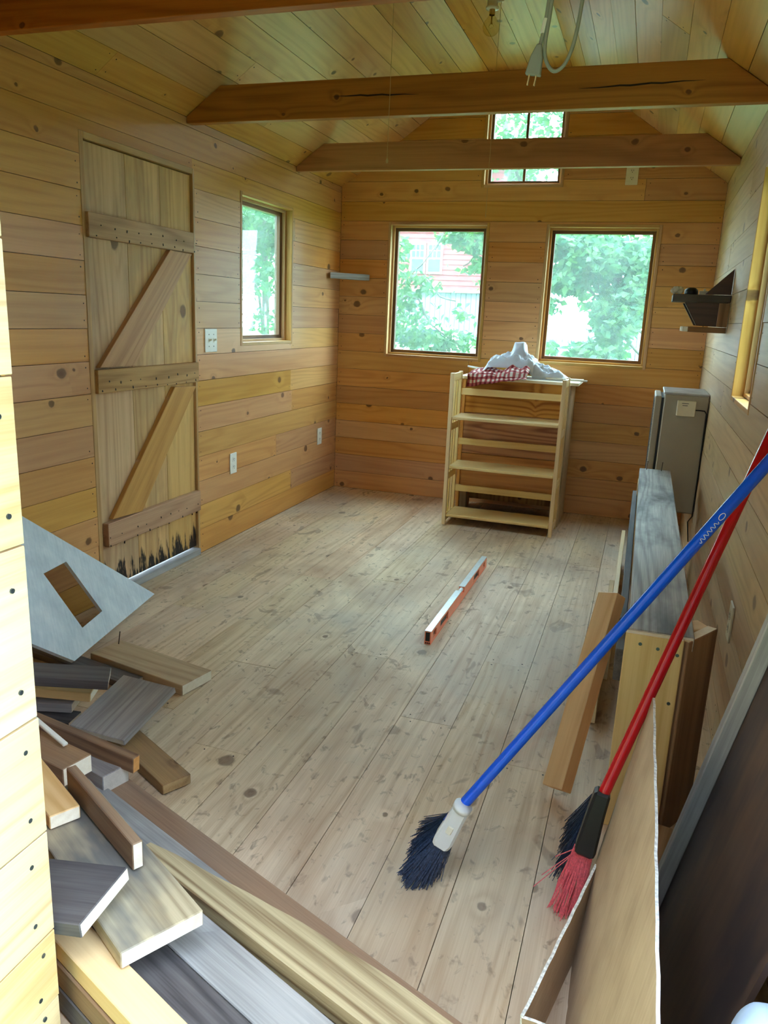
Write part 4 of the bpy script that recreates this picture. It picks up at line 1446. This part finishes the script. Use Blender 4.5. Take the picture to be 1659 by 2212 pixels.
def sheet(name, parent, outline, thick, mats, tear=0.0, sub=10, label=None):
    """flat card: world-space outline (planar), thickness along its normal, pale corrugated edge"""
    pts = [Vector(p) for p in outline]
    fine = []
    for i in range(len(pts)):
        p, q = pts[i], pts[(i + 1) % len(pts)]
        for k in range(sub):
            fine.append(p.lerp(q, k / sub))
    n = (pts[1] - pts[0]).cross(pts[-1] - pts[0]).normalized()
    c = sum(pts, Vector()) / len(pts)
    x = (pts[1] - pts[0]).normalized()
    y = n.cross(x)
    mw = frame(c, x, y, n)
    inv = mw.inverted()
    poly = []
    for p in fine:
        l = inv @ p
        poly.append((l.x + random.uniform(-tear, tear), l.y + random.uniform(-tear, tear)))
    mb = MB()
    mb.prism(poly, -thick / 2, thick / 2, 'z', mi=1, cap=0)
    return mb.build(name, mats, parent, mw=mw, label=label)


TOPZ = 0.50
t_far = P(1413, 1502, z=TOPZ)
b_far = P(1276, 1900, z=0.12)
b_far2 = P(1266, 2090, z=0.06)
xs = t_far.x
pl_n = None
# main sheet: far torn edge, top edge running towards the entrance
far_t = t_far
near_t = Vector((t_far.x + 0.005, -4.78, TOPZ - 0.02))
far_m = P(1287, 1832, y=-3.80)
far_b = Vector((2.150, -3.90, 0.0))
near_b = Vector((2.165, -4.53, 0.0))
n0 = (near_t - far_t).cross(far_b - far_t).normalized()


def onplane(p):
    p = Vector(p)
    return p - n0 * (p - far_t).dot(n0)


sheet('main_sheet', cbx, [far_t, onplane(far_m), onplane(far_b), onplane(near_b), near_t], 0.005, ['card', 'cardedge'], 0.0045, 22)
f0, f1 = P(1288, 1868, z=0.13), P(1128, 2195, z=0.13)
sheet('side_flap', cbx, [f0, f1, Vector((f1.x + 0.006, f1.y, 0.0)), Vector((f0.x + 0.006, f0.y, 0.0))], 0.006, ['card', 'cardedge'], 0.0025, 14)
sheet('end_flap', cbx, [f1, Vector((f1.x + 0.16, f1.y - 0.01, 0.12)), Vector((f1.x + 0.16, f1.y - 0.01, 0.0)), Vector((f1.x, f1.y, 0.0))], 0.006, ['card', 'cardedge'], 0.0025, 8)


def rag(u, v):
    a_, t_ = 2 * math.pi * u, v
    c = P(1668, 2226, y=-4.56)
    R_ = 0.095 * math.sin(math.pi * 0.5 * min(1, t_ * 1.15)) ** 0.6 * (1 + 0.18 * nz(math.cos(a_), math.sin(a_), 1, 1.6))
    h_ = c.z - 0.015
    return (c.x + 0.01 + R_ * 0.7 * math.cos(a_), c.y + 0.02 + R_ * math.sin(a_), max(0.004, h_ * (1 - t_ ** 2.2) + 0.006 * nz(math.cos(a_) * t_, math.sin(a_) * t_, 4, 3)))


cloth('cloth_bundle', 'bluecloth', 40, 22, rag, thick=0.002, label='pale blue cloth bundle on the floor at the near end of the dark panel', cat='cloth')

# ------------------------------------------------------------------ grey sheet with a cut-out, leaning at the left wall
A = P(334, 1283, z=0.003)
B = P(161, 1428, z=0.10)
Cc = P(50, 1116, x=0.035)
n = (B - A).cross(Cc - A).normalized()
if n.x < 0:
    n = -n


def onsheet(px, py):
    d = _fw + _rt * ((px - CX) / FPX) - _up * ((py - CY) / FPX)
    t = (A - CAM).dot(n) / d.dot(n)
    return CAM + d * t


x = (Cc - A).normalized()
y = n.cross(x)
mws = frame(A, x, y, n)
inv = mws.inverted()
outer = [A, Cc, Cc + (Cc - A) * 0.12, B + (Cc - A) * 0.42, B]
ol = [inv @ p for p in outer]
hl = [inv @ onsheet(*q) for q in ((94, 1239), (143, 1213), (221, 1320), (178, 1356))]
bm = bmesh.new()
vo = [bm.verts.new((p.x, p.y, 0)) for p in ol]
vh = [bm.verts.new((p.x, p.y, 0)) for p in hl]
edges = [bm.edges.new((vo[i], vo[(i + 1) % len(vo)])) for i in range(len(vo))] + [bm.edges.new((vh[i], vh[(i + 1) % 4])) for i in range(4)]
bmesh.ops.triangle_fill(bm, edges=edges, use_beauty=True)
ext = bmesh.ops.extrude_face_region(bm, geom=bm.faces[:])
for e in ext['geom']:
    if isinstance(e, bmesh.types.BMVert):
        e.co.z -= 0.012
bmesh.ops.recalc_face_normals(bm, faces=bm.faces[:])
me = bpy.data.meshes.new('cutout_panel')
bm.to_mesh(me)
bm.free()
me.materials.append(M['sheet'])
o = bpy.data.objects.new('cutout_panel', me)
COL.objects.link(o)
place(o, None, mw=mws)
tag(o, 'grey sheet with a rectangular cut-out leaning against the wall beside the plank door', 'panel')

# ------------------------------------------------------------------ lumber pile
GL = 'lumber offcuts in the pile'


def lum(near, zn, far, zf, w, t, mats, label, name='offcut_board', ext=0.0, roll=0.0, nshift=0.0):
    """near/far: pixels of the top face's centre line, with the heights of that face"""
    a, b = P(*near, z=zn), P(*far, z=zf)
    d = (b - a).normalized()
    b = b + d * ext
    a = a - d * nshift
    dn = Vector((0, 0, t / 2))
    return board(name, a - dn, b - dn, w, t, mats, roll=roll, label=label, cat='board', group=GL)


D0 = Vector((-0.9265, 0.3763, 0))
N0 = Vector((-0.3763, -0.9265, 0))
Q0 = Vector((1.892, -4.247, 0))


def run(o0, o1, s0, s1, z, t, mats, label):
    """long board of the parallel stack: offsets across, distances along, height of its top"""
    c = Q0 + N0 * ((o0 + o1) / 2) + Vector((0, 0, z - t / 2))
    return board('offcut_board', c + D0 * s0, c + D0 * s1, abs(o1 - o0), t, mats, label=label, cat='board', group=GL)


tnb = lum((426, 1464), .040, (229, 1396), .040, 0.145, 0.038, ['tan', 'endcut'], 'tan board with a big knot lying flat on the floor near the cut-out panel')
nq = P(256, 1391, z=.04)
mb = MB()
mb.tube([nq - Vector((0, 0, .004)), nq + Vector((.006, .004, .05))], .0018, 6)
mb.build('nail', 'nail', tnb, mw=Matrix.Identity(4))
lum((292, 1470), .026, (110, 1408), .026, 0.075, 0.024, ['darklum', 'endgrey'], 'dark grey board on the floor under the cut-out panel', ext=.1)
lum((323, 1470), .118, (208, 1582), .062, 0.20, 0.020, ['graylum', 'endgrey'], 'wide weathered grey short board lying across the pile')
lum((236, 1456), .165, (60, 1445), .200, 0.10, 0.030, ['darklum', 'endcut'], 'dark rough board with a pale end, topmost of the stack under the cut-out panel', ext=.25)
lum((206, 1482), .110, (60, 1468), .128, 0.10, 0.030, ['fresh', 'endcut'], 'pale pine board second in the stack under the cut-out panel', ext=.25)
lum((165, 1507), .070, (70, 1502), .074, 0.09, 0.030, ['graylum', 'endcut'], 'grey board with a chipped pale end low in the stack', ext=.25)
lum((162, 1549), .038, (92, 1540), .038, 0.075, 0.036, ['darklum', 'endcut'], 'dark block with a pale nail-marked end beside the wide grey board', ext=.2)
lum((294, 1634), .128, (88, 1548), .150, 0.026, 0.046, ['brownlum', 'endorange'], 'slim brown batten on edge with an orange end, lying across the pile', ext=.2)
lum((250, 1664), .090, (116, 1588), .090, 0.080, 0.055, ['graylum', 'endgrey'], 'thick grey length with a whitish sawn end beside the slim batten', ext=.2)
lum((167, 1645), .165, (60, 1593), .165, 0.085, 0.050, ['brownlum', 'endcut'], 'thick brown length with a cream sawn end in the pile', ext=.2)
lum((382, 1684), .034, (285, 1597), .034, 0.085, 0.030, ['brownlum', 'tan'], 'short dull brown board on the floor at the edge of the pile', ext=.08)
lum((142, 1606), .184, (78, 1552), .205, 0.014, 0.008, ['plate'], 'thin white stick lying over the pile', name='stick', ext=.1)
lum((140, 1752), .224, (92, 1690), .224, 0.065, 0.032, ['fresh', 'endcut'], 'yellow pine block beside the open entrance door', ext=.12)
lum((297, 1820), .254, (172, 1676), .256, 0.022, 0.060, ['brownlum', 'endcut'], 'thin brown board standing on edge on the wide stained plank', ext=.05)
lum((353, 2011), .188, (160, 1762), .188, 0.160, 0.034, ['mixlum', 'endcut'], 'wide plank with blue-grey stain and a pale sawn end on top of the pile', ext=.12)
lum((228, 1932), .250, (90, 1915), .235, 0.150, 0.028, ['darklum', 'endcut'], 'dark square offcut with a cream end beside the open entrance door', ext=.05)
run(-0.038, 0.028, -0.10, 1.12, .040, .038, ['brownlum', 'endcut'], 'long brown board on the floor along the outer side of the pile')
run(0.031, 0.095, 0.15, 1.08, .050, .048, ['graylum', 'endgrey'], 'grey board wedged between the long brown board and the grained plank')
# boldly grained plank with a waney edge
mb = MB()
low, high = [], []
for i in range(25):
    s_ = -0.16 + 0.85 * i / 24
    f = max(0, s_) / 0.69
    r_ = 0.022 + (0.112 - 0.022) * f ** 1.5 + 0.004 * nz(s_ * 9, 2)
    l_ = 0.128 + 0.020 * f
    low.append((s_, r_))
    high.append((s_, l_))
mb.prism([(x_ - 0.26, y_ - 0.085) for x_, y_ in low] + [(x_ - 0.26, y_ - 0.085) for x_, y_ in reversed(high)], -0.022, 0.022, 'z')
mb.build('offcut_board', ['grainy', 'endcut'], mw=frame(Q0 + D0 * 0.26 + N0 * 0.085 + Vector((0, 0, 0.078)), D0, N0, D0.cross(N0)), label='long plank with bold wavy grain and a waney edge in the pile', cat='board', group=GL)
run(0.152, 0.248, -0.06, 1.0, .088, .045, ['graylum', 'endgrey'], 'long grey plank beside the boldly grained plank')
run(0.256, 0.336, -0.02, 0.95, .098, .045, ['darklum', 'endgrey'], 'dark blue-grey plank between the pale stud and the long grey plank')
run(0.356, 0.418, 0.02, 0.92, .150, .040, ['fresh', 'endcut'], 'pale pine stud on top of the stack beside the open entrance door')
run(0.354, 0.422, 0.00, 0.90, .108, .050, ['brownlum', 'endcut'], 'brown stud directly under the pale pine stud')
run(0.358, 0.424, 0.05, 0.95, .056, .050, ['darklum', 'endcut'], 'dark stud at the bottom of the stack beside the open entrance door')

# ------------------------------------------------------------------ outdoors
GZ = -0.35
g = MB()
g.box(-60, 60, -40, 60, GZ - 0.25, GZ)
g.build('ground', 'grass', kind='structure')


def leaf_mesh(L=0.06, W=0.035):
    me = bpy.data.meshes.new('leaf')
    me.from_pydata([(0, 0, 0), (L * .35, -W / 2, .006), (L, 0, -0.004), (L * .35, W / 2, .006)], [], [(0, 1, 2), (0, 2, 3)])
    me.materials.append(M['leaf'])
    return me


def foliage(name, parent, blobs, mat, size, flat=0.5):
    """leaf cards scattered in ellipsoids: (centre, radii, count)"""
    V, F = [], []
    for (c, r, n_) in blobs:
        p = rng.normal(size=(n_, 3))
        p /= np.linalg.norm(p, axis=1, keepdims=True)
        p *= rng.uniform(0.15, 1, (n_, 1)) ** 0.45
        p = p * np.array(r) + np.array(c)
        a = rng.normal(size=(n_, 3)) * np.array([1, 1, .6]) + np.array([0, 0, -.35])
        a /= np.linalg.norm(a, axis=1, keepdims=True)
        b = np.cross(a, rng.normal(size=(n_, 3)))
        b /= np.linalg.norm(b, axis=1, keepdims=True) + 1e-9
        s = size * rng.uniform(0.6, 1.3, (n_, 1))
        q = np.stack([p, p + a * s * .4 - b * s * .3, p + a * s, p + a * s * .4 + b * s * .3], 1)
        V.append(q.reshape(-1, 3))
    V = np.concatenate(V)
    n_ = len(V) // 4
    me = bpy.data.meshes.new(name)
    me.from_pydata(V.tolist(), [], np.arange(n_ * 4).reshape(-1, 4).tolist())
    me.materials.append(M[mat])
    o = bpy.data.objects.new(name, me)
    COL.objects.link(o)
    place(o, parent, mw=Matrix.Identity(4))
    o['kind'] = 'stuff'
    return o


def tree(base, trunk, branches, blobs, mat, size, label, group=None, name='tree', r=0.08):
    e = empty(name, base, label, 'tree', group)
    mb = MB()
    mb.tube(trunk, [r * (1 - 0.6 * i / max(1, len(trunk) - 1)) for i in range(len(trunk))], 8)
    mb.build('trunk', 'bark', e, mw=Matrix.Identity(4), smooth=True)
    for br, rr in branches:
        mb = MB()
        mb.tube(smoothpath(br, 3), [rr * (1 - 0.6 * i / (len(br) * 3)) for i in range((len(br) - 1) * 3 + 1)], 6)
        mb.build('branch', 'bark', e, mw=Matrix.Identity(4), smooth=True)
    foliage('foliage', e, blobs, mat, size)
    return e


def W2(px, py, y):
    return tuple(P(px, py, y=y))


# shrub tree behind the left back window
yA = 1.9
tA = tree((-0.9, yA + .2, GZ), [(-0.9, yA + .2, GZ), (-0.85, yA + .2, 0.8), W2(840, 560, yA)], [
    ([(-0.88, yA + .2, 0.9), W2(880, 640, yA), W2(930, 700, yA), W2(1000, 750, yA)], 0.014),
    ([(-0.86, yA + .2, 1.0), W2(890, 600, yA), W2(950, 640, yA), W2(985, 650, yA)], 0.012),
    ([W2(840, 570, yA), W2(890, 590, yA), W2(950, 520, yA), W2(960, 490, yA)], 0.008)],
    [(W2(880, 700, yA), (.22, .25, .22), 420), (W2(930, 745, yA), (.22, .25, .14), 420), (W2(985, 735, yA), (.2, .25, .12), 260), (W2(870, 640, yA), (.1, .2, .12), 140),
     (W2(900, 600, yA), (.14, .2, .07), 90), (W2(1000, 680, yA), (.08, .2, .05), 40), (W2(870, 540, yA), (.06, .2, .12), 70), (W2(930, 615, yA), (.1, .2, .04), 50)],
    'leaf', 0.062, 'small leafy tree outside the window left of the bookshelf', r=0.05)
lm = leaf_mesh(0.075, 0.045)
for i in range(170):
    px, py = random.choice([(random.gauss(905, 25), random.gauss(615, 14)), (random.gauss(960, 35), random.gauss(680, 28)), (random.gauss(890, 25), random.gauss(690, 40)), (random.gauss(990, 20), random.gauss(735, 20)), (random.gauss(865, 12), random.gauss(560, 40))])
    lo = bpy.data.objects.new('leaf', lm)
    COL.objects.link(lo)
    place(lo, tA, mw=Matrix.Translation(P(px, py, y=yA - 0.15 + random.uniform(-.1, .15))) @ Matrix.Rotation(random.uniform(0, 6.28), 4, 'Z') @ Matrix.Rotation(random.uniform(.1, 1.2), 4, 'Y') @ Matrix.Rotation(random.uniform(-.6, .6), 4, 'X'))
# overhanging tree whose twigs drop into the top of that window, trunk between the windows
yO = 2.6
tree((0.62, yO + .6, GZ), [(0.62, yO + .6, GZ), (0.64, yO + .5, 1.0), (0.66, yO + .4, 2.6), (0.5, yO + .3, 3.4)], [
    ([(0.64, yO + .4, 2.2), W2(1050, 500, yO), W2(1020, 560, yO), W2(1000, 575, yO)], 0.012),
    ([(0.66, yO + .4, 2.5), W2(1010, 470, yO), W2(960, 510, yO), W2(940, 540, yO)], 0.012)],
    [(W2(1020, 520, yO), (.18, .25, .12), 330), (W2(975, 512, yO), (.16, .25, .07), 200), (W2(1035, 570, yO), (.09, .2, .1), 110), (W2(1010, 585, yO), (.06, .2, .03), 24), (W2(1040, 615, yO), (.06, .2, .06), 22), (W2(1045, 480, yO), (.3, .3, .14), 240), ((0.4, yO + .3, 3.0), (1.0, .6, .55), 500), (W2(1110, 300, yO), (.35, .4, .4), 420), (W2(1180, 290, yO), (.3, .4, .4), 300)],
    'leaf', 0.07, 'leafy tree outside whose twigs hang before the red house', r=0.07)
# big tree mass behind the right back window
yR = 3.4
tree((2.5, yR + .5, GZ), [(2.5, yR + .5, GZ), (2.45, yR + .4, 1.2), (2.3, yR + .3, 3.4)], [
    ([(2.5, yR + .4, 1.3), W2(1330, 600, yR), W2(1270, 540, yR), W2(1200, 480, yR)], 0.05),
    ([(2.4, yR + .4, 1.0), W2(1310, 660, yR), W2(1260, 600, yR), W2(1255, 500, yR)], 0.018),
    ([(2.5, yR + .4, 0.6), W2(1340, 720, yR), W2(1300, 650, yR), W2(1290, 600, yR)], 0.018)],
    [(W2(1290, 560, yR), (.42, .5, .25), 2400), (W2(1330, 680, yR), (.28, .4, .33), 1700), (W2(1230, 600, yR), (.26, .4, .18), 900), (W2(1290, 760, yR), (.32, .4, .12), 800), (W2(1220, 530, yR), (.3, .4, .14), 800), (W2(1385, 600, yR), (.2, .4, .4), 900), (W2(1195, 660, yR), (.08, .3, .1), 60), (W2(1190, 750, yR), (.09, .3, .08), 80), ((2.3, yR, 3.2), (1.1, .8, .55), 900)],
    'leaf_pale', 0.095, 'dense pale green tree filling the window beyond the cabinet', r=0.11)
# tree outside the left window
xL = -1.7


def WL(px, py, dx=0.0):
    return tuple(P(px, py, x=xL + dx))


tb = WL(573, 700)
tree((tb[0], tb[1], GZ), [(tb[0], tb[1], GZ), WL(574, 640), WL(572, 520), WL(566, 400)], [
    ([(tb[0], tb[1], 0.7), WL(560, 640), WL(540, 600), WL(520, 560)], 0.018), ([WL(573, 600), WL(585, 560), WL(600, 520)], 0.02)],
    [(WL(560, 490), (.35, .5, .22), 1100), (WL(540, 600), (.3, .45, .2), 380), (WL(580, 560), (.3, .45, .25), 500), (WL(565, 690), (.2, .25, .12), 120), (WL(550, 420), (.5, .8, .4), 700)],
    'leaf', 0.075, 'leafy tree with a dark trunk outside the window beside the plank door', r=0.05)
# row of trees farther away
for i, (x_, y_, h_, w_) in enumerate(((-13.5, 20, 9, 3.2), (-9.5, 32, 10, 3.2), (1.6, 24, 8.5, 3.0), (8.4, 23, 9.5, 3.2), (15.5, 20, 9, 3.2), (-15, 11, 8, 3.2), (-16, 3, 9, 3.2), (17, 14, 7, 2.6), (24, 2, 7, 3.2))):
    lab = ['broad tree at the far left behind the red house', 'tall tree standing behind the red house roof', 'round tree just beyond the end of the board fence', 'dense tree on the lawn behind the pale green one', 'wide tree at the right end of the far row',
           'rounded tree on the side lawn beyond the left window', 'big tree farther along the side lawn', 'large tree on the lawn outside the right wall window', 'leafy tree near the entrance side of the lawn'][i]
    tree((x_, y_, GZ), [(x_, y_, GZ), (x_ + .1, y_, h_ * .5)], [], [((x_, y_, h_ * .55), (w_, w_, h_ * .42), 2200)], 'leaf_pale' if i % 2 else 'leaf', 0.42, lab, group='trees round the lawn', r=0.22)

# red house with a grey board lower storey
yH = 20.0
hs = empty('house', (-6, yH + 2, GZ), 'red clapboard house with a paired window and grey board lower storey, beyond the lawn', 'house')
zs = P(980, 628, y=yH).z
xr = P(1075, 560, y=yH).x
xl = -8.2
mb = MB()
nb = 24
for k in range(nb):
    z0 = zs + k * 0.16
    mb.prism([(yH - 0.03, z0), (yH + 0.1, z0), (yH + 0.1, z0 + 0.16), (yH - 0.002, z0 + 0.16)], xl, xr, 'x')
mb.box(xl, xr, yH + 0.1, yH + 7, zs, zs + nb * 0.16)
mb.build('clapboard_wall', 'siding', hs, mw=Matrix.Identity(4))
rf = MB()
rf.prism([(yH - .5, zs + nb * .16 - .1), (yH + 7.5, zs + nb * .16 - .1), (yH + 3.5, zs + nb * .16 + .7)], xl - .4, xr + .4, 'x')
rf.build('roof', 'darklum', hs, mw=Matrix.Identity(4))
rect_part(hs, 'lower_wall', (xl, yH + 0.15, GZ), (xr, yH + 6.9, zs), 'greyfence', bevel=0)
xx = xl
k = 0
while xx < xr:
    if xx > -9:
        rect_part(hs, 'lower_board', (xx, yH + 0.10, GZ), (xx + 0.155, yH + 0.15 - (0.012 if k % 2 else 0), zs - 0.05), 'greyfence', bevel=0)
    xx += 0.17
    k += 1
rect_part(hs, 'ledge', (xl, yH - 0.1, zs - 0.06), (xr, yH + 0.1, zs + 0.02), 'htrim', bevel=0)
wa, wb_ = P(888, 524, y=yH - .04), P(954, 592, y=yH - .04)
xm = (wa.x + wb_.x) / 2
for (x0, x1) in ((wa.x, xm - 0.02), (xm + 0.02, wb_.x)):
    wn = rect_part(hs, 'house_window', (x0, yH - 0.07, wb_.z), (x1, yH - 0.03, wa.z), 'htrim', bevel=0)
    zm = (wa.z + wb_.z) / 2
    for (z0, z1) in ((wb_.z + 0.06, zm - 0.025), (zm + 0.025, wa.z - 0.06)):
        rect_part(wn, 'pane', (x0 + 0.06, yH - 0.085, z0), (x1 - 0.06, yH - 0.07, z1), 'hwin', bevel=0)
    for q in (1, 2):
        xq = x0 + 0.06 + (x1 - x0 - 0.12) * q / 3
        rect_part(wn, 'muntin', (xq - 0.008, yH - 0.092, zm), (xq + 0.008, yH - 0.085, wa.z - 0.06), 'htrim', bevel=0)
    rect_part(wn, 'muntin', (x0 + .06, yH - 0.092, (zm + wa.z) / 2 - .008), (x1 - .06, yH - 0.085, (zm + wa.z) / 2 + .008), 'htrim', bevel=0)
# pale board fence on the lawn
fe = empty('board_fence', (-1.0, 16.5, GZ), 'pale grey board fence across the lawn beside the red house', 'fence')
for i in range(30):
    x0 = -2.3 + i * 0.16
    rect_part(fe, 'fence_board', (x0, 16.5, GZ), (x0 + 0.14, 16.52, GZ + 1.5 + random.uniform(-.03, .03)), 'greyfence', bevel=0)
rect_part(fe, 'fence_rail', (-2.35, 16.52, GZ + 1.1), (2.5, 16.57, GZ + 1.2), 'greyfence', bevel=0)
rect_part(fe, 'fence_rail', (-2.35, 16.52, GZ + .35), (2.5, 16.57, GZ + .45), 'greyfence', bevel=0)
# parked car seen through the leaves
ca_ = P(1030, 700, y=14.0)
cr = empty('parked_car', (ca_.x, 14.0, GZ), 'white parked car half hidden by the leaves before the red house', 'car')
mb = MB()
prof = [(-2.1, .25), (2.1, .25), (2.15, .6), (1.9, .85), (1.0, .95), (.45, 1.42), (-.9, 1.45), (-1.6, .98), (-2.1, .9)]
mb.prism([(x_, z_) for x_, z_ in prof], -.8, .8, 'y')
mc = Matrix.Translation((ca_.x - 1.2, 14.0, GZ))
mb.build('body', 'carpaint', cr, mw=mc, bevel=0.06)
for yy in (-.82, .80):
    mb = MB()
    mb.prism([(.85, .98), (.40, 1.34), (-.85, 1.36), (-1.35, 1.0)], yy, yy + .02, 'y')
    mb.build('side_window', 'hwin', cr, mw=mc)
for xx_ in (-1.3, 1.3):
    for yy in (-.83, .63):
        mb = MB()
        mb.tube([(xx_, yy, .32), (xx_, yy + .2, .32)], .32, 18)
        mb.build('wheel', 'rubber', cr, mw=mc)
